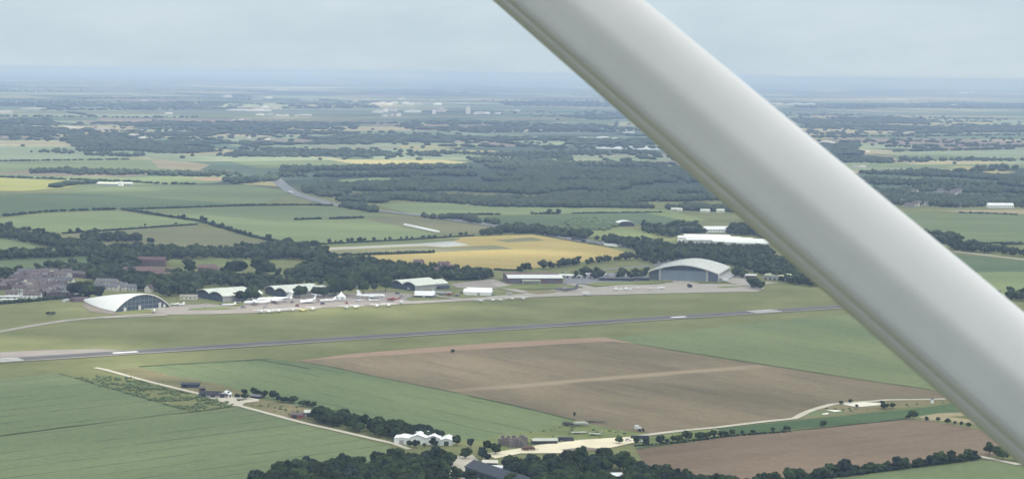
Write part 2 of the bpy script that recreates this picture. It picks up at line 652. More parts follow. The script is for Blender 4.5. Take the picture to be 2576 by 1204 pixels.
# --- fields, near to far (overview measurements)
LA = ((0, 1094), (484, 1038))
crop_a = field_mat('crop_left', (0.135, 0.170, 0.080), (0.162, 0.194, 0.091), line=LA, spacing=24, ldark=0.64, lw=0.11)
crop_b = field_mat('crop_middle', (0.123, 0.167, 0.078), (0.165, 0.192, 0.083), line=((830, 925), (1299, 1022)), spacing=24, ldark=0.7, lw=0.10)
crop_d = field_mat('crop_right', (0.137, 0.175, 0.082), (0.175, 0.197, 0.087), line=((1600, 865), (2350, 980)), spacing=24, ldark=0.82, lw=0.1)
soil_c = field_mat('soil_brown', (0.150, 0.123, 0.074), (0.238, 0.186, 0.114), big=0.009, line=((1299, 1020), (1446, 1055)), spacing=30,
                   ldark=0.9, lw=0.2, band=(((1150, 982), (1930, 919)), 13.0, (0.353, 0.277, 0.185), 0.75))
soil_w = field_mat('soil_pink', (0.171, 0.123, 0.081), (0.225, 0.165, 0.109), big=0.006, line=((1602, 1130), (2044, 1079)), spacing=36, ldark=0.9, lw=0.3)
crop_v = field_mat('crop_dark', (0.067, 0.109, 0.047), (0.081, 0.125, 0.052), fine=0.3)
rough = field_mat('rough_grass', (0.135, 0.139, 0.060), (0.230, 0.189, 0.100), big=0.03, fine=0.25)
rough2 = field_mat('rough_green', (0.118, 0.153, 0.055), (0.199, 0.214, 0.081), big=0.04, fine=0.25)
wheat = field_mat('wheat', (0.372, 0.288, 0.100), (0.419, 0.330, 0.123), line=((1031, 664), (1312, 679)), spacing=30, ldark=0.88, lw=0.12)
wheat_g = field_mat('wheat_green', (0.189, 0.185, 0.097), (0.214, 0.206, 0.105))
fleece = field_mat('crop_fleece', (0.420, 0.428, 0.403), (0.504, 0.512, 0.479), line=((830, 624), (1060, 613)), spacing=9, ldark=0.8, lw=0.3)
g_light = field_mat('crop_light', (0.180, 0.223, 0.097), (0.210, 0.246, 0.105), big=0.005)
g_mid = field_mat('crop_mid', (0.146, 0.182, 0.082), (0.166, 0.198, 0.087), big=0.005)
g_grey = field_mat('crop_grey', (0.152, 0.160, 0.081), (0.192, 0.182, 0.090), big=0.005)
g_dark = field_mat('crop_deep', (0.091, 0.129, 0.060), (0.111, 0.147, 0.067), big=0.005)
g_sunlit = field_mat('crop_sunlit', (0.231, 0.243, 0.071), (0.323, 0.311, 0.097), big=0.004)  # yellow green crop; part of its brightness is sunlight put into the colour
g_lime = field_mat('crop_lime', (0.182, 0.219, 0.081), (0.210, 0.241, 0.090), big=0.006)
tan = field_mat('stubble', (0.309, 0.257, 0.150), (0.355, 0.295, 0.178), big=0.005)
gold = field_mat('ripe_crop', (0.355, 0.318, 0.143), (0.402, 0.347, 0.164), big=0.004)
redsoil = field_mat('red_soil', (0.302, 0.210, 0.143), (0.336, 0.235, 0.160))

FIELDS = [
    # bottom left
    ([(-150, 962), (0, 953), (149, 939), (300, 980), (484, 1037), (428, 1040), (0, 1096), (-150, 1114)], crop_a),
    ([(-150, 1116), (0, 1098), (428, 1042), (484, 1039), (605, 1024), (760, 1066), (985, 1122), (960, 1150), (880, 1290), (-150, 1290)], crop_a),
    ([(264, 931), (350, 924), (470, 945), (590, 978), (640, 1000), (560, 1004), (500, 990), (385, 962)], rough),
    ([(350, 923), (520, 912), (680, 903), (740, 910), (830, 922), (997, 958), (1160, 990), (1299, 1020), (1446, 1055), (1425, 1068), (1300, 1092),
      (1230, 1106), (1130, 1110), (960, 1078), (830, 1050), (760, 1035), (650, 998), (560, 968), (430, 945)], crop_b),
    ([(615, 1018), (640, 1004), (700, 1010), (775, 1026), (790, 1050), (770, 1062), (700, 1043)], rough),
    # the big bare field
    ([(740, 908), (880, 893), (1000, 884), (1250, 866), (1520, 850), (1600, 866), (1750, 892), (2000, 930), (2200, 960), (2350, 982), (2450, 1000),
      (2360, 1003), (2150, 1007), (2060, 1018), (1990, 1050), (1830, 1073), (1640, 1090), (1540, 1078), (1446, 1055), (1299, 1020), (1160, 990),
      (997, 958), (830, 922)], soil_c),
    ([(740, 908), (880, 890), (1250, 861), (1520, 848), (1600, 864), (1540, 858), (1300, 872), (1000, 892)], redsoil),
    ([(1530, 851), (1620, 842), (1950, 806), (2140, 790), (2330, 860), (2600, 990), (2500, 1003), (2350, 980), (2200, 958), (2000, 928), (1750, 890), (1600, 864)], crop_d),
    # bottom right
    ([(1800, 1078), (1970, 1061), (2044, 1053), (2200, 1037), (2391, 1016), (2500, 1005), (2600, 1060), (2420, 1043), (2310, 1047), (2044, 1074), (1900, 1087), (1835, 1091)], crop_v),
    ([(1600, 1131), (1820, 1099), (2044, 1080), (2280, 1055), (2330, 1058), (2469, 1081), (2560, 1130), (2464, 1152), (2091, 1200), (1850, 1228), (1700, 1225), (1640, 1190)], soil_w),
    ([(2030, 1216), (2100, 1204), (2464, 1157), (2640, 1160), (2700, 1290), (2000, 1290)], g_mid),
    ([(2310, 1047), (2360, 1039), (2440, 1036), (2470, 1043), (2380, 1048), (2460, 1056), (2460, 1068), (2380, 1059), (2330, 1056)], tan),
    ([(1200, 1108), (1260, 1094), (1425, 1070), (1446, 1057), (1540, 1079), (1640, 1092), (1590, 1104), (1460, 1110), (1360, 1121), (1225, 1142)], rough2),
    ([(1590, 1104), (1716, 1086), (1800, 1078), (1835, 1090), (1820, 1097), (1602, 1128)], rough2),
    ([(2048, 1034), (2093, 1018), (2236, 1007), (2400, 1006), (2390, 1013), (2200, 1035), (2050, 1050), (2010, 1053)], rough),
    ([(1990, 1050), (2040, 1032), (2060, 1034), (2120, 1031), (2130, 1038), (2060, 1046)], g_mid),
    # wheat beyond the airfield
    ([(822, 618), (1000, 607), (1192, 595), (1338, 590), (1404, 601), (1524, 622), (1614, 643), (1537, 651), (1452, 659), (1375, 670), (1312, 679),
      (1237, 679), (1130, 674), (1031, 667), (883, 651), (826, 646)], wheat),
    ([(824, 616), (1000, 606), (1160, 599), (1140, 606), (1060, 612), (830, 622)], g_mid),
    ([(830, 623.6), (1060, 613), (1140, 606.5), (1180, 616), (1119, 621), (1066, 618), (832, 628)], fleece),
    ([(832, 629), (1068, 619.5), (1120, 622), (1242, 617), (1293, 626), (1113, 634), (1092, 635), (960, 641), (830, 646)], wheat_g),
    ([(1245, 604), (1338, 597), (1370, 605), (1277, 610)], wheat_g),
    # fields west and north of the belt of trees
    ([(-60, 562), (11, 549), (106, 537), (292, 531), (490, 557), (496, 563), (159, 586), (100, 580), (50, 575)], g_light),
    ([(60, 600), (160, 589), (496, 567), (640, 601), (700, 613), (400, 626), (200, 620), (100, 612)], g_grey),
    ([(-60, 590), (0, 594), (100, 620), (190, 636), (100, 645), (-60, 652)], g_mid),
    ([(-60, 654), (150, 645), (290, 645), (260, 664), (140, 672), (-60, 690)], g_dark),
    ([(430, 655), (560, 650), (730, 652), (700, 668), (560, 668), (430, 668)], rough2),
    ([(330, 528), (620, 520), (830, 521), (985, 546), (830, 550), (700, 557), (520, 541)], g_mid),
    ([(370, 535), (520, 541), (700, 557), (800, 553), (920, 553), (1100, 589), (1020, 601), (850, 612), (790, 614), (640, 595), (510, 556)], g_light),
    ([(920, 553), (985, 546), (1080, 549), (1270, 576), (1190, 591), (1110, 590)], g_grey),
    ([(-60, 490), (140, 487), (300, 492), (480, 505), (640, 517), (400, 523), (292, 527), (106, 534), (-60, 552)], g_dark),
    ([(140, 486), (270, 472), (390, 468), (620, 465), (720, 480), (725, 495), (640, 516), (480, 505), (300, 492)], g_mid),
    ([(-60, 447), (0, 447), (230, 458), (170, 473), (60, 481), (-60, 483)], g_sunlit),
    ([(-60, 437), (300, 447), (560, 440), (590, 450), (540, 461), (290, 466), (230, 457), (0, 446)], g_light),
    ([(470, 448), (590, 446), (610, 452), (520, 455)], redsoil),
    ([(590, 460), (690, 455), (715, 470), (620, 465)], gold),
    ([(-60, 405), (200, 396), (410, 403), (530, 415), (480, 431), (300, 431), (90, 426), (-60, 440)], g_light),
    ([(380, 404), (430, 404), (530, 415), (500, 429), (400, 424)], tan),
    ([(560, 402), (860, 400), (1180, 408), (1150, 416), (1000, 420), (650, 425)], g_mid),
    ([(830, 403), (1080, 400), (1180, 409), (1100, 414), (900, 413)], gold),
    ([(1005, 366), (1190, 368), (1185, 373), (1010, 374)], gold),
    ([(1030, 377), (1240, 379), (1250, 383), (1050, 384)], gold),
    ([(850, 453), (950, 447), (1040, 452), (1000, 461), (860, 462)], g_light),
    ([(1450, 391), (1500, 390), (1545, 398), (1500, 403), (1452, 407)], tan),
    ([(1530, 395), (1640, 392), (1690, 400), (1600, 412), (1540, 410)], g_light),
    ([(940, 516), (1100, 510), (1640, 526), (1720, 532), (1400, 538), (1170, 543), (1070, 546)], g_light),
    ([(1150, 549), (1640, 531), (1750, 550), (1730, 562), (1480, 569), (1250, 567)], g_dark),
    ([(1430, 582), (1560, 573), (1640, 583), (1640, 598), (1560, 602), (1480, 594)], g_lime),
    ([(1620, 535), (1700, 533), (1780, 555), (1740, 558)], g_lime),
    ([(1850, 560), (1890, 556), (1990, 572), (1950, 580)], g_lime),
    # right of the strut
    ([(2200, 533), (2402, 537), (2640, 541), (2640, 612), (2419, 614), (2320, 590)], g_mid),
    ([(2350, 530), (2640, 526), (2640, 541), (2419, 535)], tan),
    ([(2390, 640), (2640, 662), (2640, 684), (2400, 684)], g_dark),
    ([(2400, 686), (2640, 682), (2640, 752), (2480, 745)], g_light),
    ([(2200, 415), (2640, 412), (2640, 424), (2230, 422)], g_light),
    ([(2240, 392), (2640, 388), (2640, 404), (2260, 404)], g_mid),
    ([(2330, 307), (2500, 306), (2510, 312), (2340, 313)], gold),
    ([(2040, 290), (2110, 290), (2110, 297), (2045, 297)], tan),
    ([(2130, 413), (2280, 410), (2300, 418), (2140, 420)], g_light),
    ([(2380, 420), (2430, 418), (2560, 434), (2500, 438)], gold),
    ([(2200, 447), (2320, 446), (2315, 457), (2210, 456)], g_light),
    ([(2150, 372), (2640, 362), (2640, 374), (2160, 380)], g_mid),
    ([(2150, 345), (2640, 335), (2640, 352), (2160, 357)], g_grey),
    # far flats
    ([(-60, 285), (300, 278), (620, 280), (640, 288), (200, 297), (-60, 302)], g_grey),
    ([(380, 293), (880, 283), (900, 292), (420, 300)], g_mid),
    ([(220, 318), (340, 317), (335, 322), (225, 323)], tan),
    ([(0, 372), (180, 366), (180, 374), (0, 378)], g_light),
    ([(-60, 384), (200, 380), (215, 394), (-60, 402)], g_grey),
    ([(560, 345), (800, 338), (820, 345), (600, 350)], g_mid),
    ([(850, 352), (1000, 350), (990, 355), (860, 357)], g_light),
    ([(1420, 305), (1540, 300), (1560, 312), (1440, 318)], g_mid),
    ([(1060, 288), (1400, 282), (1420, 290), (1100, 297)], g_grey),
    ([(640, 300), (1060, 290), (1080, 298), (660, 308)], g_grey),
    ([(1080, 300), (1460, 294), (1480, 300), (1100, 308)], g_grey),
]
for pts, m in FIELDS:
    sheet('field', pts, m)

# --- airfield surfaces
sheet('apron', [(380, 793), (400, 778), (447, 769), (520, 764), (600, 772), (640, 760), (700, 748), (820, 742), (960, 733), (1045, 741), (1015, 758),
                (900, 770), (800, 776), (651, 787), (559, 790), (447, 792)], apron_mat, z=0.36)
sheet('taxiway', [(890, 772), (1003, 766), (1168, 757), (1342, 748), (1500, 742.5), (1725, 737), (1905, 734), (1925, 726), (1880, 716), (1760, 714), (1700, 712),
                  (1640, 716), (1560, 717), (1500, 723), (1400, 729), (1330, 738), (1168, 751), (1003, 759)], concrete, z=0.40)
strip('taxiway', [(-60, 846), (0, 834), (65, 822), (167, 806), (269, 797), (400, 789), (560, 787)], 9, concrete, z=0.30)
sheet('taxiway', [(-60, 893), (0, 886), (140, 880), (260, 878), (320, 883), (280, 890), (-60, 905)], apron_mat, z=0.30)
strip('road', [(1250, 712), (1275, 726), (1330, 737), (1400, 737)], 16, concrete, z=0.44)
strip('road', [(1060, 736), (1100, 745), (1170, 753)], 8, concrete, z=0.46)
strip('road', [(1430, 715), (1455, 717), (1500, 728)], 14, concrete, z=0.44)
strip('road', [(1715, 705), (1716, 716)], 40, concrete, z=0.45)
sheet('yard', [(1130, 715), (1240, 702), (1290, 718), (1260, 726), (1150, 724)], apron_mat, z=0.33)
sheet('yard', [(1415, 715), (1420, 693), (1520, 686), (1620, 690), (1640, 704), (1560, 712), (1480, 714)], road_mat, z=0.33)
sheet('yard', [(1812, 709), (1850, 690), (1880, 690), (1900, 706), (1960, 712), (1880, 718)], concrete, z=0.34)
sheet('grass_patch', [(1248, 723), (1290, 718), (1420, 717), (1465, 721), (1430, 725), (1330, 728), (1260, 727)], rough2, z=0.47)
sheet('grass_patch', [(1317, 735), (1345, 731), (1400, 732), (1395, 737), (1350, 741)], rough, z=0.48)
sheet('grass_patch', [(1732, 708), (1826, 708), (1840, 712), (1750, 712)], rough2, z=0.47)
sheet('grass_patch', [(1800, 722), (1870, 719), (1880, 721), (1820, 725)], rough2, z=0.47)
sheet('grass_patch', [(600, 776), (560, 772), (480, 776), (470, 781), (560, 780)], rough2, z=0.47)
sheet('grass_patch', [(1470, 716), (1500, 711), (1690, 706), (1695, 711), (1600, 716), (1510, 720)], rough2, z=0.47)
strip('road', [(1460, 684), (1560, 675), (1650, 668), (1680, 655), (1720, 648)], 10, road_mat, z=0.4)
strip('road', [(1880, 677), (1960, 690), (2060, 704)], 8, concrete, z=0.4)
strip('road', [(-60, 752), (0, 748), (120, 741), (230, 738)], 9, concrete, z=0.4)

# runway: a dark strip with a paler concrete margin along its near edge
ra, rb = G(-150, 916.6), G(2260, 762.0)
rd = (rb - ra).normalized()
rn = Vector((-rd.y, rd.x, 0))
if rn.y < 0:
    rn = -rn


def rw_at(x):
    """runway centre where the overview column x crosses it"""
    y = 916.6 + (x + 150) * (762.0 - 916.6) / 2410.0
    return G(x, y)


sheet('runway', [ra - rn * 14, rb - rn * 14, rb + rn * 11, ra + rn * 11], apron_mat, z=0.50, jit=0, raw=True)
sheet('runway', [ra - rn * 9, rb - rn * 9, rb + rn * 9.5, ra + rn * 9.5], asphalt, z=0.56, jit=0, raw=True)


def bars(x, n, length, bw, gap, name='runway_marking', off=0.0):
    c = rw_at(x)
    b = MB()
    for i in range(n):
        k = (i - (n - 1) / 2) * (bw + gap) + off
        p = c + rn * k
        q = [p - rd * length / 2 - rn * bw / 2, p + rd * length / 2 - rn * bw / 2, p + rd * length / 2 + rn * bw / 2, p - rd * length / 2 + rn * bw / 2]
        b.add([(v.x, v.y, 0.62) for v in q], [(0, 1, 2, 3)])
    o = b.build(name, marking)
    o['kind'] = 'structure'


bars(1922, 3, 34, 2.6, 4.2)
bars(1704, 1, 18, 6, 0, off=-2)
bars(314, 1, 22, 6, 3.0, off=-1)
bars(8, 3, 30, 2.6, 4.0)

# --- tracks and yards
strip('track', [(240, 925), (264, 930), (385, 963), (512, 993), (600, 1020), (760, 1063), (900, 1095), (990, 1116), (1030, 1130)], 4.6, chalk)
strip('track', [(1582, 1102), (1597, 1098), (1716, 1083), (1801, 1075.5), (1920, 1061), (1999, 1053), (2030, 1037), (2049, 1030), (2093, 1017), (2236, 1006), (2364, 1004), (2480, 1003)], 5.5, chalk)
sheet('yard', [(580, 998), (625, 1000), (653, 1005), (650, 1010), (616, 1014), (608, 1021), (590, 1022), (553, 1013), (517, 997)], chalk, z=0.45)
sheet('yard', [(1222, 1141), (1309, 1128), (1359, 1119), (1458, 1107), (1582, 1099), (1612, 1110), (1540, 1126), (1416, 1140), (1309, 1141), (1245, 1154)], sand, z=0.45)
sheet('yard', [(1410, 1132), (1470, 1125), (1520, 1130), (1440, 1140)], dirt, z=0.5)
sheet('yard', [(1140, 1150), (1190, 1145), (1225, 1185), (1200, 1200), (1100, 1190)], chalk, z=0.45)
sheet('yard', [(1160, 1196), (1290, 1196), (1330, 1225), (1150, 1225)], concrete, z=0.43)
sheet('yard', [(1190, 1180), (1235, 1182), (1240, 1192), (1195, 1194)], g_lime, z=0.48)
sheet('pit', [(2118, 1017), (2174, 1012), (2231, 1015), (2211, 1020), (2155, 1025)], mat('chalk_pit', (0.72, 0.66, 0.55), 0.95, 0.08, 0.1), z=0.5)
sheet('pit', [(2068, 1041), (2085, 1038), (2083, 1043), (2069, 1044)], mat('chalk_pit2', (0.72, 0.68, 0.58), 0.95, 0.08, 0.1), z=0.5)
sheet('pit', [(2075, 1031), (2110, 1032), (2118, 1035), (2100, 1037)], MAT['chalk_pit2'], z=0.5)
strip('track', [(2398, 633), (2460, 640), (2640, 661)], 9, chalk, z=0.5)
strip('track', [(2455, 1148), (2480, 1152), (2560, 1168), (2640, 1172)], 6, chalk, z=0.5)
strip('track', [(222, 650), (245, 648), (262, 655)], 9, gold, z=0.5)
strip('motorway', [(688, 447), (692, 450), (712, 468), (732, 482), (760, 494), (795, 504), (848, 518), (946, 530), (1079, 545), (1230, 566), (1351, 583), (1418, 598), (1484, 609), (1601, 623), (1660, 634)], 26, road_mat, z=0.9, wob=0.02)
pit = mat('water', (0.42, 0.46, 0.48), 0.06, 0.05, 0.02, spec=0.6)
sheet('lake', [(1490, 371), (1560, 369), (1660, 370), (1660, 378), (1560, 376), (1500, 374)], mat('lake_water', (0.55, 0.57, 0.58), 0.3, 0.05, 0.02, spec=0.8), z=1.0)

# ------------------------------------------------------------------ haze
hb = MB().box(-63000, 63000, -2600, FAR + 200, -1.0, 246.0)
haze_m = bpy.data.materials.new('haze')
haze_m.use_nodes = True
t = haze_m.node_tree
t.nodes.clear()
vo_ = t.nodes.new("ShaderNodeOutputMaterial")
pv = t.nodes.new("ShaderNodeVolumePrincipled")
pv.inputs['Color'].default_value = (0.46, 0.61, 1.0, 1)
pv.inputs['Absorption Color'].default_value = (0.4, 0.4, 0.4, 1)
pv.inputs['Density'].default_value = 0.000068
pv.inputs['Anisotropy'].default_value = -0.25
t.links.new(pv.outputs['Volume'], vo_.inputs['Volume'])
hz = hb.build('haze', haze_m)
tag(hz, 'pale blue summer haze over the whole countryside', 'haze', kind='stuff')

# ------------------------------------------------------------------ unseen cloud layer added to shade the airfield, gaps placed over sunlit patches
def clouds():
    base = 950.0
    gaps = [(G(880, 781), 190, 90), (G(110, 884), 170, 90), (G(60, 462), 420, 330), (G(300, 780), 90, 60), (G(480, 447), 300, 200), (G(1010, 409), 600, 350),
            (G(1330, 1105), 120, 40), (G(1850, 608), 150, 120), (G(440, 940), 110, 60), (G(1090, 268), 1500, 900), (G(420, 268), 900, 900), (G(1250, 640), 150, 60)]
    sh = Vector((sd.x, sd.y, 0)) * (base / sd.z)
    st = 58.0
    x0, x1, y0, y1 = -4600, 6200, -1500, 16500
    nx_, ny_ = int((x1 - x0) / st), int((y1 - y0) / st)
    V, F, idx = [], [], {}
    for j in range(ny_):
        for i in range(nx_):
            c = Vector((x0 + (i + .5) * st, y0 + (j + .5) * st, 0))
            g = c - sh
            n1 = mnoise.noise(Vector((g.x / 420, g.y / 420, 9.0)))
            n2 = mnoise.noise(Vector((g.x / 140, g.y / 140, 4.0)))
            if n1 + 0.4 * n2 > (9.0 if g.y < 900 else 0.85 if g.y < 4500 else 0.50) or any(((g.x - p.x) / a) ** 2 + ((g.y - p.y) / b) ** 2 < 1 + 0.7 * n2 for p, a, b in gaps):
                continue
            ed = max(abs(c.x - (x0 + x1) / 2) / ((x1 - x0) / 2), abs(c.y - (y0 + y1) / 2) / ((y1 - y0) / 2))
            if ed + 0.25 * n1 > 0.93:
                continue
            q = []
            for di, dj in ((0, 0), (1, 0), (1, 1), (0, 1)):
                k = (i + di, j + dj)
                if k not in idx:
                    idx[k] = len(V)
                    px_, py_ = x0 + k[0] * st, y0 + k[1] * st
                    V.append((px_ + 16 * mnoise.noise(Vector((px_ / 60, py_ / 60, 1))), py_ + 16 * mnoise.noise(Vector((px_ / 60, py_ / 60, 7))), base + 40 * mnoise.noise(Vector((px_ / 300, py_ / 300, 3)))))
                q.append(idx[k])
            F.append(q)
    n = len(V)
    top = [(x, y, z + 70 + 45 * mnoise.noise(Vector((x / 180, y / 180, 5)))) for x, y, z in V]
    m = bpy.data.materials.new('cloud')
    m.use_nodes = True
    t = m.node_tree
    t.nodes.clear()
    o = t.nodes.new("ShaderNodeOutputMaterial")
    a = t.nodes.new("ShaderNodeBsdfTransparent")
    b = t.nodes.new("ShaderNodeBsdfTranslucent")
    b.inputs['Color'].default_value = (0.95, 0.95, 0.95, 1)
    mx_ = t.nodes.new("ShaderNodeMixShader")
    mx_.inputs['Fac'].default_value = 0.47
    t.links.new(a.outputs[0], mx_.inputs[1])
    t.links.new(b.outputs[0], mx_.inputs[2])
    t.links.new(mx_.outputs[0], o.inputs['Surface'])
    edges = {}
    for f in F:
        for k in range(4):
            e = (f[k], f[(k + 1) % 4])
            if (e[1], e[0]) in edges:
                del edges[(e[1], e[0])]
            else:
                edges[e] = 1
    FF = [f[::-1] for f in F] + [[i + n for i in f] for f in F] + [[p, q, q + n, p + n] for p, q in edges]
    ob = bpy.data.objects.new('clouds', np_mesh('clouds', np.array(V + top), np.array(FF), m))
    COL.objects.link(ob)
    tag(ob, 'unseen thin broken cloud added above the airfield to shade it', 'cloud', kind='stuff')


clouds()

# ------------------------------------------------------------------ trees
def ico(sub):
    bm = bmesh.new()
    bmesh.ops.create_icosphere(bm, subdivisions=sub, radius=1.0)
    V = np.array([v.co[:] for v in bm.verts])
    T = np.array([[v.index for v in f.verts] for f in bm.faces])
    bm.free()
    return V, T


ICO1, ICO2, ICO3 = ico(1), ico(2), ico(3)


def lump(base, c, r, seed, amp=0.3, freq=1.6):
    V, T = base
    out = np.empty_like(V)
    o = Vector((seed * 3.17, seed * 1.31, seed * 0.77))
    for i, v in enumerate(V):
        p = Vector(v)
        k = 1 + amp * mnoise.noise(p * freq + o) + amp * 0.6 * mnoise.noise(p * freq * 2.7 + o)
        out[i] = v * k
    return out * np.array(r) + np.array(c), T


def join(parts):
    Vs, Ts, k = [], [], 0
    for V, T in parts:
        Vs.append(V)
        Ts.append(T + k)
        k += len(V)
    return np.concatenate(Vs), np.concatenate(Ts)


def leaf_tris(centre, rad, n, size, r):
    """leaf clumps spread over and a little off a puff's surface"""
    d = r.normal(size=(n, 3))
    d /= np.linalg.norm(d, axis=1)[:, None]
    d[:, 2] = np.where(d[:, 2] < -0.3, -d[:, 2], d[:, 2])
    c = np.array(centre) + d * np.array(rad) * r.uniform(0.86, 1.16, size=(n, 1))
    nrm = d + r.normal(scale=0.45, size=(n, 3))
    nrm /= np.linalg.norm(nrm, axis=1)[:, None]
    a = np.cross(nrm, r.normal(size=(n, 3)))
    a /= np.linalg.norm(a, axis=1)[:, None] + 1e-9
    b = np.cross(nrm, a)
    s = (size * r.uniform(0.6, 1.4, size=(n, 1)))
    V = np.stack([c + a * s, c - a * s * 0.5 + b * s * 0.8, c - a * s * 0.5 - b * s * 0.8], axis=1).reshape(-1, 3)
    return V, np.arange(3 * n).reshape(-1, 3)


def crown(seed, h=1.0, wid=0.40, puffs=11, base=ICO2, leaves=90, leaf=0.045, low=0.22, sub=None):
    """crown of a tree of unit height"""
    r = np.random.default_rng(seed)
    parts = []
    ctr = low + (1 - low) * 0.48
    hh = (1 - low) * 0.5
    parts.append(lump(base, (0, 0, ctr), (wid * 0.72, wid * 0.72, hh * 0.80), seed, 0.25))
    for i in range(puffs):
        th = 2.4 * i + r.uniform(0, 0.9)
        v = r.uniform(-0.62, 0.9)
        rr = math.sqrt(max(0.05, 1 - v * v)) * r.uniform(0.55, 0.85)
        c = (wid * rr * math.cos(th), wid * rr * math.sin(th), ctr + hh * v * 0.78)
        pr = wid * r.uniform(0.30, 0.48)
        rad = (pr, pr, pr * r.uniform(0.75, 1.0))
        parts.append(lump(base, c, rad, seed * 7 + i, 0.35, 2.2))
        if leaves:
            parts.append(leaf_tris(c, rad, leaves, leaf, r))
    return join(parts)


NEAR = []
for s in range(10):
    wid = (0.40, 0.46, 0.36, 0.50, 0.42, 0.30, 0.47, 0.44, 0.33, 0.52)[s]
    V, T = crown(20 + s, wid=wid, puffs=13 + s % 3, leaves=110, leaf=0.042, low=(0.20, 0.16, 0.24, 0.14, 0.18, 0.1, 0.12, 0.2, 0.08, 0.15)[s])
    cm = np_mesh('crown', V, T, (leaf_near, leaf_near, leaf_light, leaf_near, leaf_blue, leaf_near, leaf_near, leaf_light, leaf_blue, leaf_near)[s])
    tk = MB().tube((0, 0, -0.02), (0.01, 0, 0.30), 0.026, 7, 0.019)
    tk.tube((0.01, 0, 0.28), (0.12, 0.04, 0.52), 0.014, 5, 0.006)
    tk.tube((0.01, 0, 0.28), (-0.10, 0.07, 0.55), 0.014, 5, 0.006)
    tk.tube((0.01, 0, 0.28), (0.0, -0.12, 0.58), 0.013, 5, 0.006)
    NEAR.append((cm, tk.mesh('trunk', bark)))


def tree(x, y, h, kind=None, name='broadleaf_tree', label='', group='', cat='tree', wid=1.0):
    cm, tm = NEAR[random.randrange(len(NEAR)) if kind is None else kind]
    e = empty(name, (x, y, 0), random.uniform(0, 6.28), label, cat, group)
    e.scale = (h * wid, h * wid, h)
    for nm, me in (('crown', cm), ('trunk', tm)):
        o = bpy.data.objects.new(nm, me)
        COL.objects.link(o)
        o.parent = e
    return e


def inside(p, poly):
    x, y = p
    c = False
    j = len(poly) - 1
    for i in range(len(poly)):
        xi, yi = poly[i]
        xj, yj = poly[j]
        if (yi > y) != (yj > y) and x < (xj - xi) * (y - yi) / (yj - yi) + xi:
            c = not c
        j = i
    return c


def scatter(poly_ov, space, jit=0.38, holes=()):
    poly = [tuple(G(*p)[:2]) for p in poly_ov]
    hs = [[tuple(G(*p)[:2]) for p in h] for h in holes]
    x0, x1 = min(p[0] for p in poly), max(p[0] for p in poly)
    y0, y1 = min(p[1] for p in poly), max(p[1] for p in poly)
    out = []
    r = 0
    yy = y0
    while yy < y1:
        xx = x0 + (space / 2 if r % 2 else 0)
        while xx < x1:
            q = (xx + random.uniform(-jit, jit) * space, yy + random.uniform(-jit, jit) * space)
            if inside(q, poly) and not any(inside(q, h) for h in hs):
                out.append(q)
            xx += space
        yy += space * 0.87
        r += 1
    return out


def along(pts_ov, space, side=0.0, jit=0.3):
    ps = [G(*p) for p in pts_ov]
    out = []
    for a, b in zip(ps, ps[1:]):
        d = b - a
        n = max(1, int(d.length / space))
        nn = Vector((-d.y, d.x, 0)).normalized()
        for k in range(n):
            q = a + d * ((k + random.uniform(-jit, jit)) / n) + nn * random.uniform(-side, side)
            out.append((q.x, q.y))
    return out


# simpler trees merged into woods too far off to be counted
MIDP = [crown(100 + s, wid=(0.42, 0.5, 0.36, 0.46)[s], puffs=6, base=ICO1, leaves=26, leaf=0.07, low=0.02) for s in range(4)]
FARP = [lump(ICO1, (0, 0, 0.47), (0.5, 0.5, 0.5), 200 + s, 0.45, 1.8) for s in range(5)]
FARP = [(V, T) for V, T in FARP]


def wood(name, pts, hmin, hmax, protos, m, label, cat='woodland', wid=(0.8, 1.15), kind='stuff'):
    if not pts:
        return None
    P = np.array(pts)
    Vs, Ts, k = [], [], 0
    which = rng.integers(0, len(protos), len(P))
    for j, (V, T) in enumerate(protos):
        Q = P[which == j]
        if not len(Q):
            continue
        n = len(Q)
        hh = rng.uniform(hmin, hmax, n)
        ww = hh * rng.uniform(*wid, n)
        a = rng.uniform(0, 2 * math.pi, n)
        ca, sa = np.cos(a)[:, None], np.sin(a)[:, None]
        x = (V[None, :, 0] * ca - V[None, :, 1] * sa) * ww[:, None] + Q[:, 0, None]
        y = (V[None, :, 0] * sa + V[None, :, 1] * ca) * ww[:, None] + Q[:, 1, None]
        z = np.repeat(V[None, :, 2], n, 0) * hh[:, None] - 0.1
        Vs.append(np.stack([x, y, z], -1).reshape(-1, 3))
        Ts.append((T[None] + (np.arange(n) * len(V))[:, None, None]).reshape(-1, 3) + k)
        k += n * len(V)
    o = bpy.data.objects.new(name, np_mesh(name, np.concatenate(Vs), np.concatenate(Ts), m))
    COL.objects.link(o)
    return tag(o, label, cat, None, kind)


# --- the near woods, tree by tree
BL = 'leafy dark green tree in the wood at the bottom left, beside the crop field'
n_ind = 0
left_pts = scatter([(610, 1238), (690, 1214), (780, 1194), (870, 1176), (960, 1158), (1010, 1162), (1130, 1160), (1135, 1176), (1095, 1202), (1140, 1228), (1140, 1256), (610, 1256)], 9.0)
for (x, y) in left_pts:
    tree(x, y, random.uniform(8.5, 13.5) if y < 1190 else random.uniform(7.5, 10.5), label=BL, group='trees of the bottom left wood')
right_pts = scatter([(1255, 1186), (1330, 1178), (1420, 1182), (1450, 1170), (1540, 1167), (1600, 1186), (1660, 1208), (1850, 1234), (1850, 1252), (1700, 1258), (1330, 1258), (1262, 1205)], 9.6,
                    holes=[[(1525, 1192), (1575, 1192), (1575, 1218), (1525, 1218)]])
for (x, y) in right_pts:
    tree(x, y, random.uniform(8, 13.5), label='leafy dark green tree in the wood below the sandy farmyard', group='trees of the wood below the sandy yard')
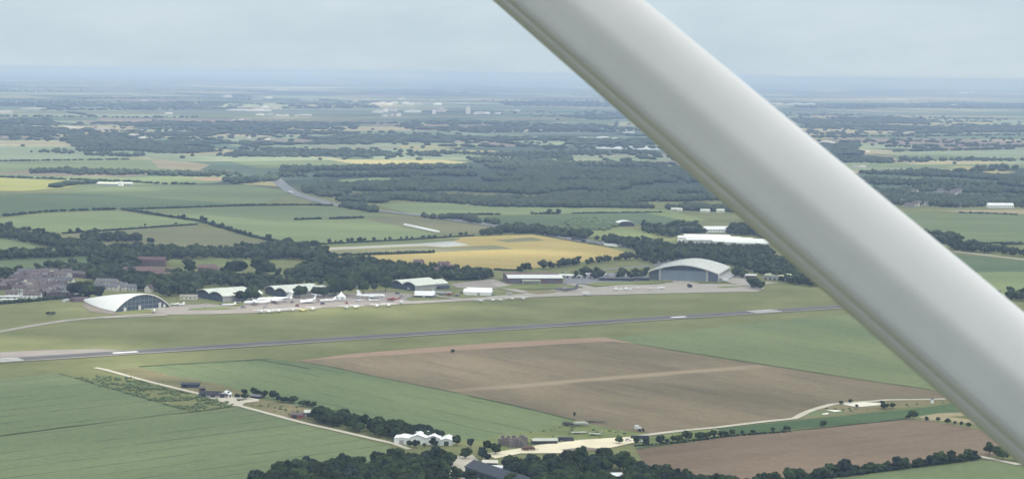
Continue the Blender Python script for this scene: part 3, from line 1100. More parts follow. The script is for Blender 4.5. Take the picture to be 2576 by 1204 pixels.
for (x, y) in along([(1560, 1117), (1600, 1118), (1625, 1116)], 6, 2):
    tree(x, y, random.uniform(5, 7.5), label='bushy tree between the sandy yard and the pink ploughed field', group='bushy trees at the corner of the pink field')
copse = scatter([(772, 1052), (835, 1048), (970, 1078), (1080, 1100), (1135, 1108), (1140, 1116), (1000, 1110), (890, 1084), (768, 1060)], 7.5)
for (x, y) in copse:
    tree(x, y, random.uniform(7, 10.5), label='dark tree in the narrow copse beside the chalk track', group='trees of the copse by the track')
hedge_pts = along([(1850, 1222), (1960, 1212), (2091, 1199), (2300, 1173), (2464, 1153)], 5.5, 3.0)
for (x, y) in hedge_pts:
    tree(x, y, random.choice([random.uniform(4.5, 6.5), random.uniform(5, 8), random.uniform(7, 10.5)]), label='tree in the thick hedgerow below the pink ploughed field', group='hedgerow trees at the bottom right')
for (x, y) in along([(2485, 1146), (2530, 1158), (2600, 1166)], 8, 3):
    tree(x, y, random.uniform(6, 9), label='tree right of the gateway at the end of the bottom right hedgerow', group='trees beyond the hedgerow gateway')
for zx, zy, hh in [(1390, 470, 5), (1500, 465, 6), (1540, 480, 5), (1620, 492, 5), (1735, 512, 6), (1790, 537, 4.5), (1850, 552, 4.5), (1910, 552, 4), (1970, 562, 5),
                   (2085, 602, 5), (2140, 607, 5), (2205, 612, 4), (1310, 497, 3), (1400, 515, 4.5)]:
    p = G(*z4(zx, zy))
    tree(p.x, p.y, hh * 1.05, name='small_tree', label='small round tree in the row leading from the farmyard to the copse', group='row of small trees by the left farm', wid=1.25)
for (x, y) in along([(1150, 1122), (1200, 1126), (1232, 1142), (1215, 1160), (1155, 1146)], 8, 4):
    tree(x, y, random.uniform(5.5, 8.5), label='dark tree beside the white farm building', group='trees around the white farm building')
# hedge between the farm track and the pink field
for zx, zy, hh in [(110, 655, 6), (255, 640, 7), (325, 635, 4), (390, 620, 5), (440, 620, 6), (520, 590, 6), (545, 600, 6), (640, 590, 5), (690, 590, 6),
                   (750, 580, 5), (800, 575, 6), (870, 565, 5), (920, 560, 4), (990, 545, 4), (1090, 540, 3), (1200, 530, 3), (1400, 508, 3), (1530, 505, 4), (1560, 500, 3), (1910, 462, 5)]:
    p = G(*z7(zx, zy))
    tree(p.x, p.y, hh * 0.95, name='small_tree', label='bush in the hedge line between dark green strip and pink ploughed field', group='bushes along the top of the pink field', wid=1.2)
for zx, zy, hh in [(1095, 550, 8), (1040, 545, 4), (1240, 572, 4.5), (1365, 575, 4), (1470, 605, 5), (1550, 605, 3), (1620, 620, 4), (1700, 635, 4), (110, 635, 5), (410, 378, 4), (480, 425, 3), (760, 395, 4), (780, 440, 6), (870, 435, 5), (310, 395, 4)]:
    p = G(*z8(zx, zy))
    tree(p.x, p.y, hh * 0.8, name='small_tree', label='small bush scattered around the chalk pit and the dark green strip', group='bushes near the chalk pit', wid=1.2)
for px, py, hh in ((1128, 1186, 8), (1150, 1206, 8), (1182, 1216, 8.5), (1118, 1202, 9), (1206, 1194, 5.5), (1222, 1222, 6), (1240, 1180, 4)):
    p = G(px, py)
    tree(p.x, p.y, hh, name='yard_tree', label='tree round the yard of the long dark barn at the bottom edge', group='trees round the dark barn')
p = G(1139, 888)
tree(p.x, p.y, 3.6, name='bush', label='single round dark bush at the top edge of the big bare field', cat='bush', wid=1.4)
for px, py in ((122, 793), (133, 793)):
    p = G(px, py)
    tree(p.x, p.y, 4.2, name='bush', label='dark bush of the lone pair on the grass left of the arched hangar', group='pair of bushes on the airfield grass', cat='bush', wid=1.0)
p = G(1445, 1047)
tree(p.x, p.y, 3.5, name='bush', label='lone small bush on the lower corner of the big bare field', cat='bush', wid=0.8)

# --- rows of single trees beyond the airfield
for zx, zy, hh in [(955, 622, 12), (1015, 623, 8), (1065, 620, 9), (1130, 616, 13), (1170, 614, 13), (1240, 612, 14), (1290, 609, 12), (1380, 606, 12), (1485, 596, 8),
                   (1530, 594, 10), (1635, 589, 10), (1690, 586, 11), (1740, 584, 8), (1845, 580, 11), (1900, 577, 10), (1955, 576, 11), (2055, 570, 7), (2105, 564, 11), (2205, 554, 12), (2250, 552, 13)]:
    p = G(*zb(zx, zy))
    tree(p.x, p.y, hh * 0.55, name='roadside_tree', label='single tree in the row along the top edge of the yellow wheat field', group='roadside trees above the wheat field')
for zx, zy, hh in [(1915, 655, 18), (1950, 665, 16), (2020, 690, 14), (2070, 710, 12), (2110, 715, 16), (2160, 735, 12), (2190, 740, 13), (2240, 765, 12), (2280, 770, 12), (2320, 785, 13), (2370, 795, 13),
                   (1340, 578, 12), (1385, 582, 12), (1500, 600, 10), (1530, 605, 8), (1620, 615, 9), (1690, 620, 9), (1740, 630, 14)]:
    p = G(*za(zx, zy + 5))
    tree(p.x, p.y, hh * 0.6, name='hedgerow_tree', label='tree in the long slanting hedge between the green fields on the left', group='trees of the slanting hedge')
for zx, zy, hh in [(275, 755, 14), (330, 765, 12), (365, 765, 14), (400, 762, 13), (665, 770, 13), (740, 768, 14), (900, 745, 9), (1375, 700, 7), (1670, 690, 8), (1415, 865, 16), (1445, 865, 14)]:
    p = G(*za(zx, zy))
    tree(p.x, p.y, hh * 0.6, name='field_tree', label='solitary tree standing along a field edge left of the slanting hedge', group='solitary field trees on the left')
for zx, zy, hh in [(1115, 345, 15), (1200, 343, 15)]:
    p = G(*zc(zx, zy))
    tree(p.x, p.y, hh * 0.6, name='field_tree', label='round tree of the close pair in front of the dark wood, beyond the wheat', group='pair of round trees in front of the wood', wid=1.1)
for zx, zy, hh in [(380, 600, 18), (560, 640, 20), (600, 655, 15), (480, 640, 12), (735, 655, 13), (800, 655, 15), (840, 655, 15)]:
    p = G(*zb(zx, zy + 10))
    tree(p.x, p.y, hh * 0.7, name='hedgerow_tree', label='tall tree where the slanting hedge meets the dark tree belt', group='tall trees at the end of the slanting hedge')

# --- tree belt round the hangars: the large ones in front are single trees
for zx, zy, hh in [(1100, 590, 20), (1210, 600, 17), (1340, 600, 15)]:
    p = G(*z1(zx, zy + 6))
    tree(p.x, p.y, hh, label='big dark tree behind the low end of the arched white hangar', group='big trees behind the arched hangar', wid=1.25)
for zx, zy, hh in [(920, 470, 9), (985, 472, 17), (1040, 470, 12), (1090, 462, 9), (760, 455, 9), (840, 465, 11)]:
    p = G(*z2(zx, zy))
    tree(p.x, p.y, hh, label='dark tree between the two left pale roofed hangars', group='trees between the left hangars')
for zx, zy, hh in [(1650, 425, 15), (1900, 415, 13), (1970, 415, 13), (2130, 400, 15), (2220, 395, 22)]:
    p = G(*z2(zx, zy))
    tree(p.x, p.y, hh, label='dark tree in front of the middle pale roofed hangar', group='trees by the middle hangar')
for zx, zy, hh in [(60, 360, 17), (150, 350, 24), (420, 340, 15), (460, 240, 16), (560, 320, 11), (700, 320, 17), (720, 250, 14)]:
    p = G(*z3(zx, zy))
    tree(p.x, p.y, hh, label='dark tree between the middle and right pale roofed hangars', group='trees between the middle and right hangars')

A = lambda *pp: list(pp)
def thin(pts, scale, thr, seed=0.0):
    return [q for q in pts if mnoise.noise(Vector((q[0] / scale + seed, q[1] / scale, seed))) + 0.5 * mnoise.noise(Vector((q[0] / scale * 3 + seed, q[1] / scale * 3, 5.0))) > thr]


mid = []
for px, py, hh in [(593, 694, 21), (655, 692, 22), (672, 694, 19), (478, 690, 19), (560, 690, 10), (410, 664, 18), (300, 668, 22), (322, 672, 20), (470, 668, 9)]:
    p = G(px, py)
    tree(p.x, p.y, hh, name='parkland_tree', label='large round tree standing clear in the belt above the hangars', group='large trees in the belt above the hangars', wid=1.15)
mid += scatter(A((100, 616), (260, 627), (560, 636), (720, 618), (820, 638), (832, 655), (560, 653), (380, 652), (250, 650)), 10)
mid += scatter(A((600, 707), (735, 697), (770, 668), (840, 655), (880, 658), (1040, 680), (1232, 690), (1232, 699), (1050, 712), (985, 708), (960, 716), (880, 728), (840, 722), (800, 714), (690, 730), (640, 735), (600, 718)), 9.5)
mid += scatter(A((230, 662), (345, 660), (340, 690), (400, 712), (420, 690), (520, 715), (500, 742), (420, 748), (330, 725), (240, 690)), 10)
mid += scatter(A((430, 698), (600, 700), (600, 725), (540, 722), (480, 710)), 10)
mid += scatter(A((-40, 646), (180, 640), (262, 634), (262, 645), (100, 650), (-40, 657)), 9)
mid += scatter(A((-40, 696), (60, 684), (140, 677), (190, 672), (262, 690), (255, 716), (200, 694), (60, 688), (0, 712), (-40, 730)), 9.5)
mid += scatter(A((-40, 574), (20, 577), (80, 598), (115, 600), (140, 604), (172, 612), (235, 618), (232, 628), (150, 625), (80, 614), (-40, 592)), 10)
mid += scatter(A((195, 600), (230, 597), (300, 598), (352, 602), (350, 609), (250, 610), (216, 614)), 9)
mid += scatter(A((1120, 705), (1236, 690), (1244, 700), (1200, 706)), 8)
mid += scatter(A((1490, 604), (1640, 613), (1690, 632), (1740, 646), (1790, 648), (1935, 650), (2120, 700), (2120, 726), (2000, 718), (1940, 700), (1860, 674), (1750, 660), (1690, 656), (1640, 668), (1612, 655), (1600, 630)), 10)
mid += scatter(A((1615, 570), (1660, 574), (1750, 570), (1760, 582), (1880, 572), (1990, 596), (2010, 622), (1940, 618), (1900, 594), (1790, 590), (1720, 588), (1690, 598), (1620, 586)), 10.5,
               holes=[[(1775, 575), (1835, 575), (1835, 592), (1775, 592)]])
mid += scatter(A((1270, 578), (1330, 575), (1400, 585), (1490, 598), (1470, 604), (1400, 596), (1330, 588), (1200, 595)), 9)
mid += scatter(A((2300, 590), (2350, 592), (2410, 600), (2420, 614), (2340, 614)), 10)
mid += scatter(A((2390, 620), (2450, 621), (2576, 640), (2640, 648), (2640, 656), (2500, 640), (2390, 630)), 12)
mid += scatter(A((2500, 742), (2640, 752), (2640, 764), (2540, 756)), 11)
mid += along([(1300, 684), (1375, 676), (1452, 667), (1540, 657), (1620, 650)], 6.5, 4)
mid += along([(1905, 738 - 10), (1890, 716)], 9, 2)
mid += along([(1850, 692), (1866, 700)], 5, 3)
mid += scatter(A((1445, 700), (1470, 690), (1520, 690), (1530, 698), (1500, 706)), 16)
mid += scatter(A((1540, 706), (1560, 695), (1625, 692), (1628, 702), (1590, 708)), 14)
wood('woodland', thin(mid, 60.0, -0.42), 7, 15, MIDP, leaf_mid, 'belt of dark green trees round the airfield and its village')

sc = scatter(A((192, 951), (232, 945), (330, 951), (400, 971), (512, 998), (588, 1017), (575, 1025), (484, 1036)), 3.0)
sc += along([(190, 952), (300, 982), (484, 1036), (580, 1024)], 3, 1.5)
sc = thin(sc, 16.0, -0.12)
wood('scrub', sc, 0.5, 1.7, FARP, leaf_scrub, 'tangle of bright green scrub beside the chalk track', 'scrub', (1.2, 2.6))
sc2 = scatter(A((1230, 1118), (1260, 1100), (1440, 1068), (1560, 1084), (1600, 1096), (1360, 1117)), 11) + scatter(A((620, 1018), (700, 1016), (770, 1030), (770, 1056)), 7)
sc2 += scatter(A((2060, 1030), (2110, 1024), (2160, 1030), (2240, 1020), (2390, 1010), (2250, 1026), (2130, 1036)), 7)
wood('rough_weeds', sc2, 0.5, 1.6, FARP, leaf_scrub, 'low clumps of weeds on the rough ground round the farm', 'weeds', (1.2, 2.4))
br = scatter(A((1420, 562), (1440, 552), (1500, 553), (1560, 568), (1520, 582), (1440, 580)), 9)
wood('bright_scrub', br, 3, 7, FARP, mat('leaves_bright', (0.085, 0.12, 0.05), 0.8, 0, 0.08, c2=(0.16, 0.21, 0.09)), 'light green scrub beside the dark field beyond the motorway', 'scrub', (1.0, 1.8))

far = []
far += scatter(A((760, 482), (770, 466), (860, 466), (1000, 462), (1060, 452), (1150, 450), (1250, 428), (1400, 422), (1640, 432), (1750, 480), (1850, 520), (1850, 536), (1640, 525), (1250, 521),
                 (1000, 513), (850, 507)), 11.5, holes=[[(1400, 455), (1460, 450), (1460, 462), (1400, 464)], [(1690, 490), (1760, 486), (1780, 498), (1700, 502)]])
far += scatter(A((848, 520), (946, 527), (1080, 540), (1075, 546), (930, 534)), 13)
far += scatter(A((1050, 546), (1150, 548), (1260, 565), (1260, 572), (1130, 556)), 15)
far += scatter(A((700, 425), (960, 420), (1150, 418), (1250, 428), (1150, 448), (1000, 446), (720, 446)), 17)
far += scatter(A((60, 434), (180, 430), (350, 437), (540, 438), (720, 438), (730, 446), (560, 446), (330, 442), (80, 440)), 15)
far += scatter(A((560, 455), (700, 448), (700, 456), (590, 464)), 15)
far += scatter(A((190, 378), (330, 368), (480, 372), (700, 378), (1000, 384), (1010, 394), (700, 396), (370, 392), (330, 396), (220, 392)), 20)
far += scatter(A((1180, 402), (1250, 398), (1440, 396), (1440, 412), (1640, 414), (1690, 432), (1400, 428), (1240, 428)), 18)
far += scatter(A((1030, 385), (1240, 386), (1440, 384), (1640, 382), (1660, 392), (1440, 392), (1240, 398), (1060, 394)), 26)
far += scatter(A((2080, 425), (2190, 436), (2330, 432), (2400, 440), (2640, 450), (2640, 524), (2360, 527), (2220, 525), (2150, 470)), 16,
               holes=[[(2200, 447), (2320, 446), (2315, 457), (2210, 456)]])
far += scatter(A((2060, 400), (2240, 400), (2250, 412), (2080, 415)), 22)
far += scatter(A((2390, 412), (2460, 416), (2576, 425), (2576, 432), (2480, 428)), 20)
far += scatter(A((2250, 400), (2400, 396), (2410, 402), (2640, 402), (2640, 407), (2270, 406)), 26)
far += scatter(A((165, 380), (60, 384), (150, 390), (200, 386)), 25)
far += scatter(A((1640, 430), (1720, 420), (1780, 440), (1760, 470)), 16)
far = thin(far, 240.0, -0.10)
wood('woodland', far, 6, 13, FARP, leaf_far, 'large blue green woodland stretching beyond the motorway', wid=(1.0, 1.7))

dist = []
for poly, s in [
    (A((165, 345), (400, 338), (560, 333), (800, 333), (1000, 342), (1300, 350), (1660, 345), (1660, 366), (1200, 372), (1000, 364), (700, 366), (500, 370), (180, 370)), 46),
    (A((180, 312), (560, 308), (900, 312), (900, 326), (560, 328), (180, 334)), 60),
    (A((1000, 308), (1250, 305), (1500, 318), (1640, 330), (1200, 335), (1000, 325)), 60),
    (A((1380, 290), (1560, 288), (1600, 300), (1500, 303)), 60),
    (A((1990, 300), (2230, 296), (2330, 302), (2335, 318), (2280, 335), (2050, 330)), 50),
    (A((2330, 316), (2500, 320), (2640, 315), (2640, 332), (2400, 336), (2300, 338)), 55),
    (A((2060, 360), (2150, 358), (2160, 390), (2060, 392)), 36),
    (A((2280, 372), (2420, 370), (2430, 380), (2300, 384)), 34),
    (A((-40, 305), (120, 300), (170, 330), (120, 345), (-40, 340)), 60),
    (A((100, 262), (600, 255), (700, 270), (400, 276), (100, 280)), 90),
    (A((700, 262), (950, 258), (960, 272), (720, 276)), 90),
    (A((1250, 255), (1640, 258), (1640, 270), (1280, 268)), 90),
    (A((2000, 262), (2640, 262), (2640, 276), (2000, 272)), 90),
]:
    dist += scatter(poly, s, 0.5)
dist = thin(dist, 600.0, -0.10, 3.0)
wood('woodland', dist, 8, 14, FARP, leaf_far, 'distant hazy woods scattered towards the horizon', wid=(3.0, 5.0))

# --- hedges: each one a run of clipped bushes in one mesh
def hedge(pts, h, wdt, label, space=None, protos=None):
    q = along(pts, space or wdt * 0.55, wdt * 0.12, 0.45)
    return wood('hedge', q, h * 0.75, h * 1.2, protos or FARP, leaf_hedge, label, 'hedge', (wdt / h * 0.8, wdt / h * 1.3), None)


hedge([za(40, 605), za(400, 570), za(700, 555), za(1100, 545), za(1160, 545)], 4.5, 8, 'long tall hedge with trees running in from the left edge', 8)
hedge([za(1160, 545), za(1600, 532), za(2400, 505), zb(160, 268), zb(700, 262), zb(1000, 268)], 4, 6, 'straight dark hedge running on towards the motorway')
hedge([za(1160, 545), za(1900, 657), za(2400, 802), zb(500, 622)], 4, 7, 'slanting hedge between the green fields on the left')
hedge([za(600, 772), za(1870, 686)], 3.2, 5, 'thin straight hedge below the pale green field')
hedge([za(270, 780), za(510, 770)], 2.5, 5, 'short hedge left of the field gate')
hedge([zb(860, 632), zb(1700, 590), zb(2340, 550)], 2.6, 5, 'roadside hedge along the top of the wheat field')
hedge([zb(960, 747), zb(1500, 728), zb(1960, 712)], 4.2, 4, 'dark straight hedge inside the wheat field')
hedge([zb(640, 400), zb(900, 392)], 4, 7, 'left broken piece of hedge among the green fields')
hedge([zb(980, 392), zb(1300, 380)], 4, 7, 'right broken piece of hedge among the green fields')
hedge([zc(150, 355), zc(660, 352)], 4, 7, 'dark hedge left of the two round trees')
hedge([zc(960, 345), zc(1230, 343)], 4, 7, 'hedge under the two round trees')
hedge([zc(1330, 340), zc(2180, 330)], 3, 6, 'faint long hedge right of the two round trees')
hedge([za(0, 237), za(700, 262), za(1240, 283), za(1500, 300), za(1900, 305)], 5, 12, 'far hedge beyond the bright yellow green field', 9)
hedge([za(0, 87), za(1250, 70)], 5, 12, 'farthest hedge on the left below the hazy wood', 10)
hedge([(1262, 681), (1312, 681), (1240, 679)], 2.5, 4, 'hedge along the near tip of the wheat field')
hedge([(2320, 613), (2419, 614), (2576, 612)], 3, 6, 'hedge under the right hand green field')
hedge([(2419, 536), (2500, 538), (2560, 541)], 3, 8, 'hedge below the tan stubble field at the right')
hedge([ze(1200, 675), ze(1356, 672)], 3, 6, 'short hedge at the right edge above the tree row')
hedge([za(520, 335), za(700, 305), za(940, 290)], 9, 22, 'wedge of dark trees at the end of the bright field', 11)
hedge([(-40, 768), (0, 765), (150, 752), (225, 748)], 4, 6, 'dark hedge along the village road left of the arched hangar')

verge_m = field_mat('verge', (0.055, 0.085, 0.042), (0.11, 0.14, 0.065), big=0.05, fine=0.3)
for pts, wd in (([(350, 922), (520, 912), (680, 903)], 3.0), ([(0, 1096), (150, 1076), (262, 1063)], 2.0), ([(262, 1063), (428, 1041)], 1.2), ([(430, 1041), (484, 1036), (590, 1022)], 1.6),
                ([(1446, 1057), (1299, 1021), (1230, 1006), (1180, 996)], 1.6), ([(760, 912), (830, 922), (997, 958), (1160, 990)], 1.0), ([(2236, 1004), (2364, 1002)], 2.5), ([(1600, 866), (2000, 929), (2350, 982)], 1.2), ([(149, 940), (300, 983), (450, 1027)], 1.0),
                ([(1602, 1128), (1820, 1097), (2044, 1078), (2280, 1053)], 2.4), ([(640, 903), (740, 920), (780, 928)], 2.0)):
    strip('verge', pts, wd, verge_m, z=0.47, wob=0.5)

hedge([(1850, 1224), (1960, 1214), (2091, 1201), (2300, 1175), (2464, 1154)], 3.6, 5.5, 'continuous thick hedge under the bottom right row of trees', 1.6, MIDP)
hedge([z7(20, 660), z7(400, 630), z7(950, 560), z7(1600, 510)], 1.6, 3.0, 'low broken hedge along the top of the pink ploughed field', 2.6)
# low wolds on the skyline
hv, hf = [], []
for row, (yy, hgt) in enumerate(((30000, 22), (42000, 30), (60000, 44))):
    xs_ = np.linspace(-yy * 0.4, yy * 0.4, 120)
    for band in range(5):
        for k, x_ in enumerate(xs_):
            prof_ = math.sin(math.pi * band / 4)
            hv.append((x_, yy + (band - 2) * 1500, prof_ * max(0.0, hgt * (0.45 + 0.75 * mnoise.noise(Vector((x_ / 5200.0, row * 3.3, 0.0))) + 0.35 * mnoise.noise(Vector((x_ / 1400.0, row * 7.1, 2.0))))) - 0.5))
    b0 = row * 600
    for band in range(4):
        for k in range(119):
            a_ = b0 + band * 120 + k
            hf.append((a_, a_ + 1, a_ + 121, a_ + 120))
hills = bpy.data.objects.new('hills', np_mesh('hills', np.array(hv), np.array(hf), field_mat('hill_land', (0.05, 0.07, 0.045), (0.20, 0.22, 0.13), big=0.0012, fine=0.01)))
COL.objects.link(hills)
hills['kind'] = 'structure'

# --- the far plain: a patchwork of fields, strips coloured as sunlit land, tree strips and pale buildings out to the horizon
frng = random.Random(5)
pal = [field_mat('far_crop_%s' % n, c, big=0.002, fine=0.02) for n, c in (('green', (0.12, 0.17, 0.095)), ('pale', (0.25, 0.29, 0.17)), ('straw', (0.38, 0.33, 0.19)),
       ('sage', (0.155, 0.185, 0.125)), ('earth', (0.24, 0.19, 0.15)), ('deep', (0.075, 0.105, 0.065)))]
PW = [0, 0, 1, 1, 1, 3, 3, 2, 2, 4, 5]
strips = []
for i in range(420):
    yy = 190 + 46 * frng.random() ** 0.9 + (frng.random() ** 2) * 190
    xx = frng.uniform(-80, 2660)
    yy += (xx - 1288) * ROLL
    if yy - yh(xx) < 17:
        continue
    c = G(xx, yy)
    if c.length > 60000 or c.y < 5200:
        continue
    town_zone = 560 < xx < 1260 and 236 < yy < 300
    if 1000 < xx < 1700 and yy > 420:
        continue
    k = c.length / 9000.0
    lw, dw = frng.uniform(160, 520) * (0.6 + 0.7 * k), frng.uniform(140, 330) * (0.6 + 0.8 * k)
    a = R(28 + 90 * frng.randint(0, 1) + frng.uniform(-14, 14))
    ux, uy = Vector((math.cos(a), math.sin(a), 0)), Vector((-math.sin(a), math.cos(a), 0))
    sk = frng.uniform(-0.3, 0.3)
    q = [c - ux * lw - uy * dw, c + ux * lw * 1.1 - uy * dw * (1 + sk), c + ux * lw + uy * dw, c - ux * lw * 0.9 + uy * dw * (1 - sk)]
    if i % 3:
        sheet('field', q, pal[frng.choice(PW)], raw=True, step=200, jit=8)
    if i % 4 == 0 and not town_zone:
        e = q[0:2] if frng.random() < 0.5 else q[1:3]
        d = e[1] - e[0]
        n = int(d.length / (13 + 9 * k))
        for j in range(n):
            p = e[0] + d * ((j + frng.random()) / max(n, 1))
            strips.append((p.x + frng.uniform(-8, 8), p.y + frng.uniform(-14, 14)))
    if i % 9 == 0 and not town_zone:
        for j in range(70):
            strips.append((c.x + frng.gauss(0, 150 * (0.5 + k)), c.y + frng.gauss(0, 200 * (0.5 + k))))
far_sunlit = field_mat('far_sunlit', (0.50, 0.46, 0.36), (0.62, 0.58, 0.48), big=0.001, fine=0.01)  # pale strips stand for sunlit land, the brightness lies in their colour
far_wood = field_mat('far_wood', (0.012, 0.018, 0.012), (0.03, 0.04, 0.025), big=0.002, fine=0.02)
for i in range(150):
    xx = frng.uniform(-60, 2640)
    yy = yh(xx) + 7 + 40 * frng.random() ** 1.3
    c = G(xx, yy)
    lw = c.length * frng.uniform(0.008, 0.05)
    dw = c.length * (yy - yh(xx)) ** -1 * frng.uniform(0.5, 1.6)
    a = frng.uniform(-0.12, 0.12)
    ux, uy = Vector((math.cos(a), math.sin(a), 0)), Vector((-math.sin(a), math.cos(a), 0))
    sheet('field', [c - ux * lw - uy * dw * 0.4, c + ux * lw * 0.3 - uy * dw, c + ux * lw * 1.2 - uy * dw * 0.3, c + ux * lw + uy * dw * 0.5, c - ux * lw * 0.2 + uy * dw, c - ux * lw * 1.1 + uy * dw * 0.3],
          far_sunlit if i % 3 == 0 else far_wood, raw=True, step=500, jit=60)
wood('woodland', strips, 6, 12, FARP, leaf_far, 'far hedgerow trees and spinneys dotting the hazy plain', wid=(1.6, 3.2))

town = mat('town_walls', (0.78, 0.72, 0.69), 0.85, 0.1, 0.1, objrand=0.3)
town_w = mat('town_white', (0.80, 0.80, 0.80), 0.6, 0.04, 0.1, objrand=0.12)


def block(x, y, wm, hm, dm=None, m=None, tower=False, label='', group=None, name='town_building'):
    """a far building: stepped block with a lower wing and a plant room"""
    p = G(x, y)
    dm = dm or wm * 0.5
    b = MB()
    b.box(-wm / 2, wm / 2, -dm / 2, dm / 2, -0.5, hm)
    b.box(-wm * 0.2, wm * 0.25, -dm * 0.3, dm * 0.3, hm, hm * 1.18)
    if not tower:
        b.box(-wm * 0.68, -wm / 2, -dm * 0.35, dm * 0.4, -0.5, hm * 0.7)
    o = b.build(name, m or town)
    o.location = (p.x, p.y, 0)
    o.rotation_euler = (0, 0, frng.uniform(-0.3, 0.3))
    return tag(o, label, 'building', group)


LT, GT = 'pale block in the hazy town below the horizon', 'pale buildings of the hazy town'
for zx, zy, wz, hz_ in [(1130, 500, 90, 26), (1190, 495, 70, 30), (1250, 500, 60, 24), (1300, 492, 70, 30), (1050, 460, 40, 34), (1360, 446, 60, 14), (1400, 495, 60, 30), (1450, 500, 50, 26), (1520, 500, 70, 30), (1600, 495, 60, 26),
                         (1700, 500, 70, 24), (850, 498, 40, 20), (920, 498, 60, 18), (935, 470, 40, 14), (1150, 575, 90, 34), (1215, 565, 40, 40), (1290, 560, 60, 34), (1210, 612, 50, 34), (1275, 606, 30, 36), (1335, 606, 40, 36),
                         (1725, 565, 70, 46), (1760, 560, 30, 24), (1930, 495, 110, 16), (2050, 590, 40, 34), (2090, 585, 70, 30), (2145, 585, 60, 26), (2270, 585, 70, 20), (2340, 560, 40, 16), (2430, 560, 50, 20),
                         (500, 460, 90, 24), (560, 460, 70, 18), (140, 440, 60, 24), (30, 452, 80, 16), (200, 545, 110, 24), (100, 530, 60, 28), (40, 548, 90, 20), (150, 600, 60, 30), (60, 600, 70, 26), (230, 605, 60, 24), (300, 605, 50, 26), (390, 605, 30, 20), (480, 600, 100, 20),
                         (2470, 470, 90, 14), (1860, 380, 90, 10), (2050, 392, 110, 10), (250, 365, 90, 9)]:
    x, y = zf(zx, zy)
    s = (y - yh(x)) / 240.0
    block(x, y, wz / 2.342 / 1.5652 / s, max(8, hz_ / 2.342 / 1.5652 / s * 0.72), label=LT, group=GT)
for zx, zy, wz, hz_, lab in [(1660, 588, 30, 50, 'pale tower left of the wooded mound in the hazy town'), (1975, 585, 42, 80, 'tallest pale tower near the right end of the hazy town')]:
    x, y = zf(zx, zy)
    s = (y - yh(x)) / 240.0
    block(x, y, wz / 2.342 / 1.5652 / s, hz_ / 2.342 / 1.5652 / s * 0.8, label=lab, tower=True, name='tower_block')
x, y = zf(1475, 569)
s = (y - yh(x)) / 240.0
block(x, y, 135 / 2.342 / 1.5652 / s, 12, 30, town_w, label='long dazzling white shed in the middle of the hazy town', name='white_warehouse')
LG = 'pale building scattered in the hazy woods left of the town'
for zx, zy, wz, hz_ in [(60, 575, 110, 24), (350, 540, 150, 14), (240, 540, 80, 12), (650, 715, 140, 14), (740, 718, 110, 14), (360, 710, 70, 18), (920, 728, 160, 9), (1220, 790, 50, 28), (1260, 790, 40, 24), (1320, 822, 80, 30), (1640, 770, 60, 20),
                         (1560, 585, 60, 18), (1330, 470, 60, 18), (2020, 768, 50, 22), (2300, 810, 30, 20), (2470, 825, 40, 20), (1430, 320, 90, 9), (1070, 314, 100, 9), (1270, 418, 70, 8), (2160, 645, 40, 14), (2230, 642, 40, 14), (2230, 555, 200, 18), (2400, 560, 200, 20), (2100, 430, 80, 24)]:
    x, y = zg(zx, zy)
    s = (y - yh(x)) / 240.0
    block(x, y, wz / 2.342 / 1.5652 / s, max(5, hz_ / 2.342 / 1.5652 / s * 0.85), label=LG, group='pale buildings in the hazy woods on the left')
LH = 'pale house among the blue woods beyond the motorway'
for zx, zy, wz, hz_ in [(465, 360, 40, 20), (615, 355, 40, 18), (745, 372, 40, 22), (880, 345, 90, 24), (990, 350, 50, 20), (545, 640, 50, 30), (1120, 290, 90, 14), (250, 405, 60, 16), (370, 505, 30, 22), (700, 345, 60, 18), (1660, 822, 40, 16)]:
    x, y = zh(zx, zy)
    s = (y - yh(x)) / 240.0
    block(x, y, wz / 2.342 / 1.5652 / s, max(4, hz_ / 2.342 / 1.5652 / s * 0.85), m=town_w, label=LH, group='pale houses in the woods beyond the motorway')
LI = 'pale building on the hazy plain right of the strut'
for zx, zy, wz, hz_ in [(530, 490, 140, 22), (665, 488, 80, 20), (370, 485, 90, 20), (860, 370, 120, 10), (540, 335, 60, 8), (820, 830, 120, 24), (920, 855, 80, 24), (1080, 905, 200, 14), (1065, 1045, 50, 24), (1130, 1045, 60, 22), (1370, 742, 40, 26), (1560, 735, 90, 14), (2040, 385, 80, 16), (2110, 380, 50, 22), (1440, 442, 150, 9), (1920, 492, 90, 10)]:
    x, y = zi(zx, zy)
    s = (y - yh(x)) / 240.0
    block(x, y, wz / 2.275 / 1.5652 / s, max(4, hz_ / 2.275 / 1.5652 / s * 0.85), m=town_w if zx in (530, 665) else None, label=LI, group='pale buildings right of the strut')

